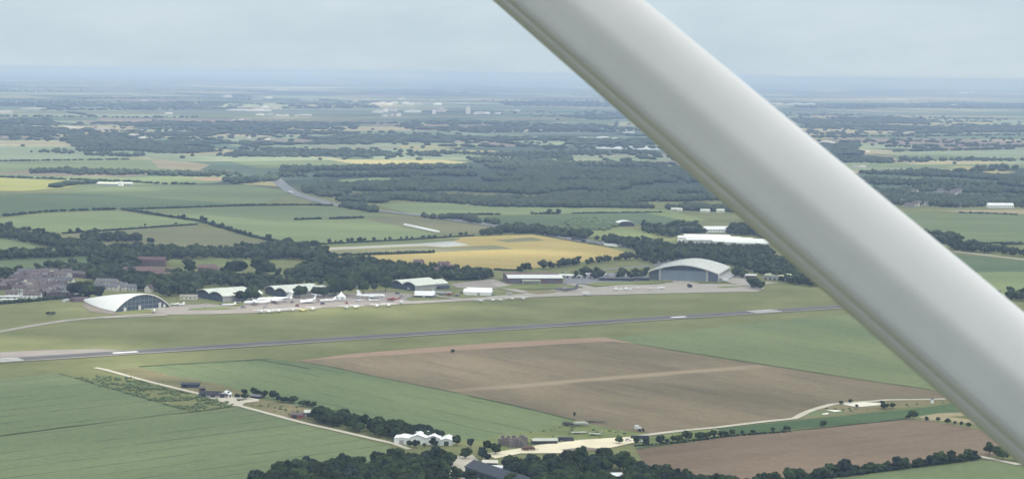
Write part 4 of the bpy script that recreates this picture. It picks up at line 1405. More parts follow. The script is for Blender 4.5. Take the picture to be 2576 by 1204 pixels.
# ------------------------------------------------------------------ houses
def house(x, y, wl, dl, hh, rh, rz, wm, rm, label, group=None, name='house', chim=True):
    p = G(x, y)
    e = empty(name, (p.x, p.y, 0), rz, label, 'house', group)
    b = MB()
    b.extrude_x([(-dl / 2, -0.3), (dl / 2, -0.3), (dl / 2, hh), (0, hh + rh), (-dl / 2, hh)], -wl / 2, wl / 2)
    b.build('wall', wm, e)
    b = MB()
    o = 0.45
    sl_ = rh / (dl / 2)
    b.extrude_x([(-dl / 2 - o, hh - o * sl_ + 0.05), (0, hh + rh + 0.05), (dl / 2 + o, hh - o * sl_ + 0.05), (dl / 2 + o, hh - o * sl_ + 0.3), (0, hh + rh + 0.35), (-dl / 2 - o, hh - o * sl_ + 0.3)], -wl / 2 - 0.3, wl / 2 + 0.3)
    rf = b.build('roof', rm, e)
    if chim:
        MB().box(wl * 0.3, wl * 0.3 + 0.9, -0.5, 0.5, hh + rh - 0.5, hh + rh + 1.3).build('chimney', brick, rf)
    for k in range(max(2, int(wl / 4))):
        cx = -wl / 2 + (k + 0.5) * wl / max(2, int(wl / 4))
        wb = MB().box(cx - 0.6, cx + 0.6, -dl / 2 - 0.05, -dl / 2 + 0.1, 1.0, 2.3)
        if hh > 4:
            wb.box(cx - 0.6, cx + 0.6, -dl / 2 - 0.05, -dl / 2 + 0.1, 3.5, 4.7)
        wb.build('window', glass, e)
    return e


hr = random.Random(3)
hm_ = [cream, brick, brown_wall, grey_wall, pale_wall]
HL, HG = 'brown roofed house in the village left of the arched white hangar', 'brown roofed houses of the village'
for zy, x0, x1, st in [(275, 260, 1030, 70), (318, 250, 960, 72), (360, 215, 700, 78), (408, 130, 640, 80), (455, 120, 900, 84), (505, 240, 900, 84), (560, 590, 900, 95), (470, -60, 80, 70), (420, -60, 60, 70), (305, 1040, 1120, 60)]:
    zx = x0
    while zx <= x1:
        a, b_ = zx + hr.uniform(-22, 22), zy + hr.uniform(-9, 9)
        x, y = z1(a, b_)
        house(x, y + 2, hr.uniform(9, 17), hr.uniform(7.5, 9.5), hr.uniform(4.2, 5.2), hr.uniform(2.4, 3.4), hr.choice([0.25, 0.25, -0.7, 1.5, 0.5]) + hr.uniform(-0.25, 0.25), hr.choice(hm_), hr.choice([tile, tile, tile, grey_tile]), HL, HG)
        zx += st * hr.uniform(0.85, 1.25)
for zx, zy, l, rz, lab in [(165, 590, 13, 0.1, 'white gabled house, leftmost of the white ones by the village road'), (345, 590, 10, 1.3, 'white house in the middle of the three by the village road'), (440, 605, 18, 0.05, 'long low white house, rightmost by the village road'),
                            (470, 290, 7, 1.4, 'small white house among the upper row of brown roofs'), (690, 415, 7, 1.2, 'white gable end left of a long grey roof in the village'), (930, 550, 9, 1.1, 'white gabled house at the right end of the village'), (820, 425, 9, 0.6, 'white house below the long grey roof in the village')]:
    x, y = z1(zx, zy)
    house(x, y, l, 8, 4.5, 3, rz, white, grey_tile if l < 10 else tile, lab, name='white_house')
for zx, zy, l, lab in [(840, 410, 26, 'long grey roofed terrace in the middle of the village'), (1450, 430, 24, 'dark roofed cream terrace right of the big tree')]:
    x, y = z1(zx, zy)
    house(x, y, l, 9, 5, 3, -0.12, cream, grey_tile, lab, name='terrace')
for zx, zy, l in [(1340, 480, 9), (1480, 490, 10), (1560, 495, 10), (1640, 470, 14), (1740, 495, 14), (1800, 500, 8)]:
    x, y = z1(zx, zy)
    house(x, y, l, 8, 4.5, 2.6, hr.uniform(-0.4, 0.4), hr.choice([cream, pale_wall]), grey_tile, 'pale house behind the roof of the arched white hangar', 'pale houses behind the arched hangar')
x, y = z1(2020, 515)
house(x, y, 8, 7, 4.5, 3.5, 1.2, cream, tile, 'cream gabled house above the crown of the arched hangar', name='cream_house')
# brick mess buildings
for zx, zy, l, d, hh, rz, lab in [(1990, 150, 46, 12, 8, -0.05, 'largest brick block with flat mauve roof among the trees'), (1860, 270, 34, 11, 6, 0.5, 'left red brick wing below the mauve roofed block'), (2090, 290, 44, 11, 6.5, -0.05, 'long red brick wing below the mauve roofed block'), (2180, 340, 22, 10, 6, 0.1, 'lowest small red brick building among the trees')]:
    x, y = z1(zx, zy + 10)
    house(x, y, l, d, hh, 3.2, rz, brick, tile_red, lab, name='brick_building')
for zx, zy, l in [(400, 60, 22), (460, 110, 18)]:
    x, y = z2(zx, zy + 10)
    house(x, y, l, 10, 5.5, 3, 0.1, brick, tile_red, 'red brick house half hidden by trees above the left hangars', 'red brick houses above the left hangars')
for zx, zy, l in [(1800, 830, 12), (1960, 870, 14), (2040, 850, 14), (2120, 880, 12), (1990, 895, 12)]:
    x, y = zb(zx, zy + 8)
    house(x, y, l, 9, 5, 3.2, hr.uniform(-0.5, 0.5), brick, tile_red, 'red brick house in the trees below the wheat field', 'red brick houses below the wheat field')
for zx, zy, l, lab in [(1240, 1030, 14, 'low pale roofed hut behind the aircraft line'), (1190, 1000, 9, 'small grey hut among trees behind the aircraft line'), (1000, 1010, 10, 'small cream hut right of the middle hangar'), (1760, 912, 14, 'flat pale hut behind the right hangar')]:
    x, y = zb(zx, zy + 8)
    house(x, y, l, 7, 3, 1.2, 0.1, cream, grey_roof, lab, name='hut', chim=False)
x, y = z2(150, 440)
house(x, y, 18, 8, 3.6, 1.2, 0.0, cream, concrete, 'flat tan roofed hut left of the left hangar', name='hut', chim=False)
for zx, zy, l, lab in [(620, 195, 18, 'white farmhouse at the left by the far wood'), (660, 198, 14, 'small white barn beside the white farmhouse by the far wood'), (905, 208, 22, 'white shed in the hamlet by the far wood'), (1050, 207, 18, 'white shed at the right of the hamlet, by the strut'), (960, 190, 20, 'grey roofed house behind the white sheds of the hamlet')]:
    x, y = zd(zx, zy)
    house(x, y, l * 0.75, 9, 3.4, 2.6, 0.1, cream, pale_roof if 'grey' not in lab else grey_tile, lab, name='farm_building', chim=False)
for zx, zy, l, lab in [(1030, 395, 46, 'white gabled shed in the trees above the long white roof'), (745, 400, 26, 'mauve roofed brick house above the white sheds')]:
    x, y = zd(zx, zy)
    house(x, y, l, 16, 5, 4, 0.15, white if 'white gabled' in lab else brick, white if 'white gabled' in lab else tile, lab, name='shed', chim=False)
for zx, zy, l, lab in [(1040, 315, 50, 'long low pale shed of the farm in the far fields'), (1180, 312, 34, 'white roofed barn of the farm in the far fields')]:
    x, y = za(zx, zy)
    house(x, y, l, 12, 4, 2.4, -0.05, grey_wall, pale_roof, lab, name='farm_shed', chim=False)
x, y = za(1145, 318)
block(x, y, 9, 7, 9, town_w, label='small round white silo between the two far farm sheds', name='silo', tower=True)
for zx, zy, l, lab in [(1025, 345, 40, 'leftmost white house right of the strut'), (1095, 355, 50, 'wide white house in the village right of the strut'), (1180, 358, 36, 'white gabled house in the village right of the strut'), (1180, 398, 90, 'long white roofed barn at the edge of the right hand village')]:
    x, y = ze(zx, zy + 6)
    house(x, y, l * 0.55, 11, 5, 4, 0.1, white, white if 'barn' in lab else grey_tile, lab, name='white_house')
vr = random.Random(9)
for i in range(34):
    x, y = ze(vr.uniform(390, 900), vr.uniform(285, 400))
    house(x, y, vr.uniform(9, 18), 8.5, 5, 3.2, vr.uniform(-0.6, 0.6), vr.choice(hm_), vr.choice([tile, grey_tile, grey_tile]), 'small roof in the wooded village right of the strut', 'houses of the wooded village right of the strut')

# ------------------------------------------------------------------ arched white hangar (shell roof, glass front)
def arch_hangar():
    fl, fr, bk = G(304.6, 786.5), G(413, 770.0), G(211, 757)
    mid_ = (fl + fr) / 2
    axis = (bk - mid_).normalized()
    side = Vector((axis.y, -axis.x, 0))
    if side.dot(fl - mid_) < 0:
        side = -side
    Wd = (fl - fr).length / 2 * 1.02
    Ln = (bk - mid_).length
    Hh = 15.0
    e = empty('arched_hangar', mid_, 0, 'big white shell roofed hangar with arched glass front', 'hangar')
    n, mm = 22, 26

    def pt(t, a, th=0.0):
        # a in [-1, 1] across; t along; the plan narrows and the arch sinks towards the back
        wv = (Wd + th) * (1 - (t * 0.97) ** 1.45)
        hv = (Hh + th) * (1 - t ** 1.45 * 0.9)
        ang = a * math.pi / 2
        return axis * (t * Ln) + side * (wv * a) + Vector((0, 0, hv * (1 - abs(a) ** 2.15) + 0.6))
    V, F = [], []
    for i in range(n + 1):
        for j in range(mm + 1):
            V.append(pt(i / n, -1 + 2 * j / mm))
    for i in range(n):
        for j in range(mm):
            k = i * (mm + 1) + j
            F.append((k, k + 1, k + mm + 2, k + mm + 1))
    k0 = len(V)
    for i in range(n + 1):
        for j in range(mm + 1):
            V.append(pt(i / n, -1 + 2 * j / mm, -0.8) - Vector((0, 0, 0.2)))
    for i in range(n):
        for j in range(mm):
            k = k0 + i * (mm + 1) + j
            F.append((k, k + mm + 1, k + mm + 2, k + 1))
    for j in range(mm):
        F.append((j, k0 + j, k0 + j + 1, j + 1))
    sh = MB().add(V, F)
    sh.build('shell_roof', mat('shell_concrete', (0.64, 0.65, 0.62), 0.7, 0.06, 0.08), e, True)
    # glass front set a little inside the rim
    ins = axis * 1.5
    ring = [pt(0.0, -1 + 2 * j / mm, -0.9) + ins for j in range(mm + 1)]
    g = MB().add([p for p in ring] + [Vector((p.x, p.y, -0.2)) for p in ring] , [(j, j + 1, mm + 2 + j, mm + 1 + j) for j in range(mm)])
    gf_ = g.build('glass_front', glass, e)
    m = MB()
    for j in range(2, mm - 1, 2):
        p = ring[j] - axis * 0.15
        m.tube((p.x, p.y, -0.2), p, 0.16, 4)
    for hz0 in (4.5, 9.0):
        js = [j for j in range(mm + 1) if ring[j].z > hz0]
        if js:
            m.tube(Vector((ring[js[0]].x, ring[js[0]].y, hz0)) - axis * 0.2, Vector((ring[js[-1]].x, ring[js[-1]].y, hz0)) - axis * 0.2, 0.16, 4)
    m.build('mullion', metal_grey, gf_)
    d = MB()
    for q, hh in ((-0.62, 3.6), (-0.1, 4.2), (0.62, 5.4), (0.78, 3.2)):
        c = -side * (q * Wd) + axis * 0.9
        a_, b_ = c - side * 1.6, c + side * 1.6
        d.add([(a_.x, a_.y, 0), (b_.x, b_.y, 0), (b_.x, b_.y, hh), (a_.x, a_.y, hh)] + [(v.x - axis.x * .4, v.y - axis.y * .4, z) for v, z in ((a_, 0), (b_, 0), (b_, hh), (a_, hh))],
              [(0, 1, 2, 3), (4, 7, 6, 5), (0, 4, 5, 1), (1, 5, 6, 2), (2, 6, 7, 3), (3, 7, 4, 0)])
    d.build('entrance_porch', pale_wall, e)
    # low concrete plinth that follows the shell round to the back, and the stepped rim
    for nm, off, hz0, hz1, m_ in (('plinth', 1.6, -0.3, 0.55, concrete), ('rim_beam', 0.5, 0.5, 1.3, pale_wall)):
        b = MB()
        for sgn in (-1, 1):
            o_, i_ = [], []
            for i in range(n + 1):
                p, q = pt(i / n, sgn, off), pt(i / n, sgn, -0.9)
                o_.append(p)
                i_.append(q)
            rings = [[Vector((o.x, o.y, hz0)), Vector((o.x, o.y, hz1)), Vector((q.x, q.y, hz1)), Vector((q.x, q.y, hz0))] for o, q in zip(o_, i_)]
            b.loft(rings)
        b.build(nm, m_, e)
    # entrance building at the back
    c = axis * (Ln + 4)
    b = MB()
    u, v = axis, side
    def quadbox(c, u, v, a, b2, z0, z1, mbx):
        P = [c - u * a - v * b2, c + u * a - v * b2, c + u * a + v * b2, c - u * a + v * b2]
        mbx.add([(p.x, p.y, z0) for p in P] + [(p.x, p.y, z1) for p in P], [(0, 3, 2, 1), (4, 5, 6, 7), (0, 1, 5, 4), (1, 2, 6, 5), (2, 3, 7, 6), (3, 0, 4, 7)])
    quadbox(axis * (Ln + 2) + side * 4, u, v, 4, 9, -0.3, 4.0, b)
    b.build('entrance_block', brown_wall, e)
    b = MB()
    quadbox(axis * (Ln + 9) + side * 16, (u * 0.8 + v * 0.6), (v * 0.8 - u * 0.6), 1.6, 8, -0.2, 2.2, b)
    b.build('entrance_ramp', pale_wall, e)
    return e


arch_hangar()
strip('road', [(258, 800), (330, 797), (420, 793)], 7, concrete, z=0.43)
sheet('bare_bank', [(205, 770), (215, 762), (250, 775), (300, 789), (290, 793), (225, 784)], dirt, z=0.34)

# ------------------------------------------------------------------ the great grey hangar
def big_hangar():
    p = G(1719, 706.5)
    e = empty('grey_hangar', p, R(-15), 'huge grey hangar with curved pale roof and wide blue grey door', 'hangar')
    w2, ln, eave, apex = 41.0, 88.0, 9.5, 18.5
    prof = []
    K = 14
    for i in range(K + 1):
        t_ = -1 + 2 * i / K
        prof.append((t_ * w2, eave + (apex - eave) * (1 - abs(t_) ** 1.7)))
    b = MB().extrude_y([(-w2, -0.3)] + [(x, z - 0.3) for x, z in prof] + [(w2, -0.3)], 0.6, ln - 0.4)
    b.build('wall', pale_wall, e)
    top = [(x * 1.012, z + 0.9) for x, z in prof]
    bot = [(x * 1.012, z - 0.1) for x, z in prof]
    r = MB().extrude_y(bot + top[::-1], -2.2, ln + 0.6)
    rf = r.build('roof', grey_roof, e)
    rb_ = MB()
    for yy in range(5, int(ln), 11):
        for (xa, za_), (xb, zb_) in zip(top[:-1], top[1:]):
            rb_.add([(xa, yy, za_ + .02), (xb, yy, zb_ + .02), (xb, yy + .5, zb_ + .02), (xa, yy + .5, za_ + .02), (xa, yy, za_ + .3), (xb, yy, zb_ + .3), (xb, yy + .5, zb_ + .3), (xa, yy + .5, za_ + .3)],
                    [(0, 3, 2, 1), (4, 5, 6, 7), (0, 1, 5, 4), (1, 2, 6, 5), (2, 3, 7, 6), (3, 0, 4, 7)])
    rb_.build('roof_rib', pale_wall, rf)
    # front gable
    inner = [(x, z - 0.9) for x, z in prof if abs(x) <= 28]
    f = MB().extrude_y([(-27.4, 12.0)] + [(x, z) for x, z in inner] + [(27.4, 12.0)], 0.0, 0.5)
    f.build('gable_panel', dark_clad, e)
    dr = MB()
    for i in range(6):
        dr.box(-26 + i * 8.7, -26 + i * 8.7 + 8.55, -0.15 - 0.12 * (i % 2), 0.5, -0.2, 11.8)
    dr.build('door', blue_grey, e)
    MB().box(-27.4, 27.4, -0.5, 0.55, 11.0, 12.1).build('lintel', mat('lintel_grey', (0.20, 0.24, 0.28), 0.6), e)
    for sx in (-28.2, 28.2):
        MB().box(sx - 0.9, sx + 0.9, -0.7, 0.55, -0.2, 14.2).build('pillar', pale_wall, e)
    left = [(x, z - 0.9) for x, z in prof if x <= -29]
    MB().extrude_y([(-40.9, -0.2)] + left + [(-29.1, -0.2)], 0.05, 0.55).build('side_panel', mat('dark_green_panel', (0.09, 0.115, 0.11), 0.6, 0.15, 0.2), e)
    right = [(x, z - 0.9) for x, z in prof if x >= 29]
    MB().extrude_y([(29.1, -0.2)] + right + [(40.9, -0.2)], 0.05, 0.55).build('side_panel', mat('slate_blue_panel', (0.12, 0.14, 0.18), 0.6, 0.12, 0.2), e)
    # lean-to along the east side
    MB().extrude_y([(41, -0.2), (41, 5.0), (49, 2.2), (49, -0.2)], 6, ln - 8).build('lean_to', grey_wall, e)
    wn = MB()
    for k in range(9):
        wn.box(41.0, 41.15, 12 + k * 8, 16 + k * 8, 6.2, 8.2)
    wn.build('window', glass, e)
    return e


big_hangar()

# ------------------------------------------------------------------ the three old twin-barrel hangars
def barrel_hangar(A_, B_, ln, label, door_m=dark_clad, annex=False):
    a, b = G(*A_), G(*B_)
    u = (a - b)
    L_ = u.length
    rz = math.atan2(u.y, u.x)          # local x runs along the gable, from near corner to far corner
    e = empty('barrel_hangar', b, rz, label, 'hangar')
    hw, rise = 5.8, 3.4
    half = L_ / 2
    s = -1                             # the building runs to local -y
    outline = []
    for k in range(2):
        for i in range(11):
            t_ = i / 10
            outline.append((k * half + t_ * half, hw + rise * math.sin(math.pi * t_) ** 0.85))
    b_ = MB().extrude_y([(0, -0.3)] + [(x, z - 0.25) for x, z in outline] + [(L_, -0.3)], 0.0, s * ln)
    b_.build('wall', grey_wall, e)
    r = MB()
    for k in range(2):
        o1 = [(x, z) for x, z in outline[k * 11:(k + 1) * 11]]
        lo = [(x, z - 0.12) for x, z in o1]
        hi = [(x, z + 0.35) for x, z in o1]
        if k == 0:
            lo[0] = (lo[0][0] - 0.8, lo[0][1] - 0.3)
            hi[0] = (hi[0][0] - 0.8, hi[0][1] - 0.3)
        r.extrude_y(lo + hi[::-1], 0.9, s * (ln + 0.9))
    r.build('roof', pale_roof, e)
    d = MB()
    for k in range(6):
        x0 = 0.6 + k * (L_ - 1.2) / 6
        d.box(x0, x0 + (L_ - 1.2) / 6 - 0.15, 0.05, 0.30 + 0.15 * (k % 2), -0.2, hw - 0.4)
    d.build('door', door_m, e)
    for k in range(2):
        arc = [(k * half + 0.9 + (half - 1.8) * i / 10, hw - 0.2 + (rise - 0.7) * math.sin(math.pi * i / 10) ** 0.85) for i in range(11)]
        MB().extrude_y([(arc[0][0], hw - 0.35)] + arc[1:-1] + [(arc[-1][0], hw - 0.35)], 0.05, 0.4).build('arch_panel', black, e)
    wn = MB()
    nb = int(ln / 6)
    for k in range(nb):
        y0 = s * (3 + k * (ln - 4) / nb)
        wn.box(-0.12, 0.05, y0 + s * 3.2, y0, 2.8, 4.8)
    wn.build('window', metal_grey, e)
    if annex:
        MB().box(-5, -0.02, s * (ln - 16), s * (ln - 1), -0.2, 3.6).build('annex', dark_clad, e)
    return e


barrel_hangar((495, 746.5), (560.5, 758.5), 48, 'left twin barrel hangar with pale roof and dark door end')
barrel_hangar((667, 738.5), (720.5, 748.5), 52, 'middle twin barrel hangar with pale roof, behind the airliners')
barrel_hangar((981.4, 723.6), (1044.9, 731.6), 48, 'right twin barrel hangar with pale roof and grey front wall', annex=True)

# ------------------------------------------------------------------ long brown hangar with a white lean roof
def brown_hangar():
    a, b, c = G(1240, 700.6), G(1278.5, 712.7), G(1415, 712.6)
    u = (c - b)
    L_ = u.length
    e = empty('brown_hangar', b, math.atan2(u.y, u.x), 'long brown brick hangar with white sloping front roof', 'hangar')
    D = 46.0
    MB().extrude_x([(0, -0.3), (0, 6.0), (13, 8.4), (13, 7.6), (D, 7.6), (D, -0.3)], 0, L_).build('wall', brown_wall, e)
    MB().extrude_x([(-1.0, 5.9), (13, 8.5), (13, 8.9), (-1.0, 6.3)], -0.6, L_ + 0.6).build('front_roof', mat('white_roof_sheet', (0.66, 0.67, 0.64), 0.6, 0.05, 0.2, stretch=(1, 0.1, 1)), e)
    MB().box(-0.4, L_ + 0.4, 13.05, D + 0.4, 7.65, 8.0).build('back_roof', tile_red, e)
    for x0, x1 in ((3, 17), (18, 24), (46, 56)):
        MB().box(x0, x1, -0.25, 0.1, -0.2, 4.6).build('door', mat('grey_door', (0.14, 0.13, 0.15), 0.7), e)
    p = MB()
    p.box(15.5, 36.5, -9, -0.3, 3.6, 4.3)
    for x in (15.8, 22.5, 29.5, 36.0):
        p.box(x - 0.25, x + 0.25, -8.8, -8.3, -0.2, 3.6)
    p.box(16, 36, -5.0, -0.3, -0.2, 3.55)
    p.build('porch', tarp, e)
    return e


brown_hangar()


def flat_building(x, y, wl, dl, hh, rz, wm, rm, label, name='building', cat='building', overhang=0.4):
    p = G(x, y)
    e = empty(name, (p.x, p.y, 0), rz, label, cat)
    MB().box(-wl / 2, wl / 2, 0, dl, -0.3, hh).build('wall', wm, e)
    MB().extrude_x([(-overhang, hh), (dl + overhang, hh), (dl + overhang, hh + 0.5), (dl / 2, hh + 1.1), (-overhang, hh + 0.5)], -wl / 2 - overhang, wl / 2 + overhang).build('roof', rm, e)
    d = MB()
    for k in range(max(1, int(wl / 6))):
        x0 = -wl / 2 + 1 + k * wl / max(1, int(wl / 6))
        d.box(x0, x0 + 2.4, -0.08, 0.05, -0.2, min(2.6, hh - 0.3))
    d.build('door', slate, e)
    return e


flat_building(1889, 702, 13, 10, 4.4, -0.1, brown_wall, white, 'small white roofed building right of the huge grey hangar')
flat_building(1950, 705, 30, 30, 5.5, R(-35), grey_wall, mat('cream_roof', (0.62, 0.62, 0.42), 0.7, 0.05, 0.1), 'square cream roofed building near the strut')
flat_building(1736, 610, 36, 26, 7, -0.15, white, white, 'left white roofed warehouse at the head of the long white roof')
flat_building(1776, 608, 22, 18, 6, -0.15, brick, white, 'smaller white roofed warehouse beside the long white roof')
for k, (zx, zy, l) in enumerate([(900, 508, 52), (1020, 512, 46), (1130, 525, 44), (1240, 535, 44), (1360, 540, 46)]):
    x, y = zd(zx, zy)
    flat_building(x, y, l, 105 - k * 6, 5.5 + (k % 2) * 0.5, -0.05, pale_wall, mat('white_roof_sheet', (0.66, 0.67, 0.64), 0.6, 0.05, 0.2, stretch=(1, 0.1, 1)),
                  ('first and lowest', 'second', 'third and middle', 'fourth', 'last and rightmost')[k] + ' bay of the long white warehouse roof behind the trees', name='warehouse')
x, y = zc(2130, 800)
flat_building(x, y, 22, 12, 3.6, 0.1, cream, pale_roof, 'low pale roofed hut behind the left edge of the huge grey hangar', name='hut')
x, y = zd(1195, 690)
flat_building(x, y, 10, 8, 3, 0.1, white, white, 'tiny white hut on the grass behind the huge grey hangar', name='hut')
for zx, zy, l, lab in [(1270, 940, 16, 'pale hut, leftmost of the cluster beside the car park'), (1350, 945, 20, 'white roofed hut in the cluster beside the car park'), (1545, 930, 26, 'long low grey roofed hut beside the big car park'), (1925, 965, 34, 'long low dark sheds in front of the huge grey hangar'), (1750, 970, 40, 'low mauve shed left of the long dark sheds')]:
    x, y = zc(zx, zy + 8)
    flat_building(x, y, l, 8, 3.0, -0.03, slate if 'dark' in lab else pale_wall, grey_tile if 'dark' in lab or 'mauve' in lab else white, lab, name='hut')


wood('woodland', scatter([(1700, 620), (1760, 625), (1850, 628), (1935, 630), (1940, 646), (1790, 646), (1720, 640)], 8), 8, 12, MIDP, leaf_mid, 'low dark trees in front of the long white warehouse roof')
# small curved white hangar by the motorway fields
def curved_shed(x, y, wl, dl, hh, rz, label, m=white, name='curved_shed'):
    p = G(x, y)
    e = empty(name, (p.x, p.y, 0), rz, label, 'shed')
    arc = [(wl / 2 * math.cos(math.pi * i / 14), hh * math.sin(math.pi * i / 14) ** 0.8) for i in range(15)]
    inn = [(x_ * 0.96, z_ * 0.95) for x_, z_ in arc]
    MB().extrude_y(arc + inn[::-1], 0, dl).build('roof', m, e)
    MB().extrude_y([(x_ * 0.955, z_ * 0.945 - 0.05) for x_, z_ in arc], 0.5, 0.9).build('gable', slate, e)
    return e


curved_shed(*zd(158, 338), 30, 26, 8, 0.15, 'small white curved shed at the edge of the dark green field')
x, y = zd(60, 338)
flat_building(x, y, 34, 16, 4, 0.1, slate, slate, 'dark low barn left of the small white curved shed', name='barn')

# polytunnel: the white streak in the green field
a, b = G(*zb(1672, 448)), G(*zb(1985, 516))
d = b - a
e = empty('polytunnel', a, math.atan2(d.y, d.x), 'long straight white polytunnel in the green field', 'polytunnel')
arc = [(3.2 * math.cos(math.pi * i / 8), 2.6 * math.sin(math.pi * i / 8)) for i in range(9)]
MB().extrude_x(arc, 0, d.length).build('cover', tent_white, e, True)
MB().extrude_x([(y_ * 0.9, z_ * 0.9) for y_, z_ in arc], -0.1, 0.0).build('end_wall', pale_wall, e)


# ------------------------------------------------------------------ marquees
def marquee(x, y, wl, dl, hh, rh, rz, label, name='marquee', hip=False, mat_=None):
    p = G(x, y)
    e = empty(name, (p.x, p.y, 0), rz, label, 'marquee')
    MB().box(-wl / 2, wl / 2, -dl / 2, dl / 2, -0.2, hh).build('wall', mat_ or tent_white, e)
    o = 0.4
    if hip:
        MB().add([(-wl / 2 - o, -dl / 2 - o, hh), (wl / 2 + o, -dl / 2 - o, hh), (wl / 2 + o, dl / 2 + o, hh), (-wl / 2 - o, dl / 2 + o, hh), (0, 0, hh + rh), (-wl * .22, -dl * .22, hh + rh * .42), (wl * .22, -dl * .22, hh + rh * .42), (wl * .22, dl * .22, hh + rh * .42), (-wl * .22, dl * .22, hh + rh * .42)],
                 [(0, 3, 2, 1), (0, 1, 6, 5), (1, 2, 7, 6), (2, 3, 8, 7), (3, 0, 5, 8), (5, 6, 4), (6, 7, 4), (7, 8, 4), (8, 5, 4)]).build('canopy', tent_white, e)
    else:
        MB().extrude_x([(-dl / 2 - o, hh), (dl / 2 + o, hh), (0, hh + rh)], -wl / 2 - o, wl / 2 + o).build('canopy', tent_white, e)
    MB().box(-1.5, 1.5, -dl / 2 - 0.06, -dl / 2 + 0.05, -0.1, hh * 0.8).build('door_flap', grey_wall, e)
    return e


marquee(858.6, 752, 8, 8, 3, 5.5, 0.3, 'white peaked tent behind the row of airliners', hip=True, name='peaked_tent')
marquee(1206, 740.5, 27, 14, 3.2, 4.4, -0.12, 'long white ridge marquee right of the barrel hangars')
marquee(1179, 740, 10, 9, 3, 3.4, -0.12, 'small white marquee joined to the left end of the long one')
curved_shed(1042, 745.5, 13, 22, 6, -math.pi / 2 + 0.1, 'round topped white fabric shelter in front of the right barrel hangar', name='fabric_shelter')
marquee(1066, 747.3, 20, 3, 2.0, 0.5, -0.05, 'dark fronted awning below the round topped shelter', name='awning', mat_=slate)

# ------------------------------------------------------------------ aircraft
def ring(x, ry, rz_, zc, n=10):
    return [Vector((x, ry * math.cos(2 * math.pi * i / n), zc + rz_ * math.sin(2 * math.pi * i / n))) for i in range(n)]


def wing_pts(mb, x0, c0, y0, z0_, x1, c1, y1, z1_, th):
    """tapered panel from a root chord to a tip chord (x = leading edge)"""
    mb.loft([[(x0, y0, z0_), (x0 - c0 * .3, y0, z0_ + th), (x0 - c0, y0, z0_ + th * .2), (x0 - c0 * .4, y0, z0_ - th * .4)],
             [(x1, y1, z1_), (x1 - c1 * .3, y1, z1_ + th * .5), (x1 - c1, y1, z1_ + th * .1), (x1 - c1 * .4, y1, z1_ - th * .2)]])


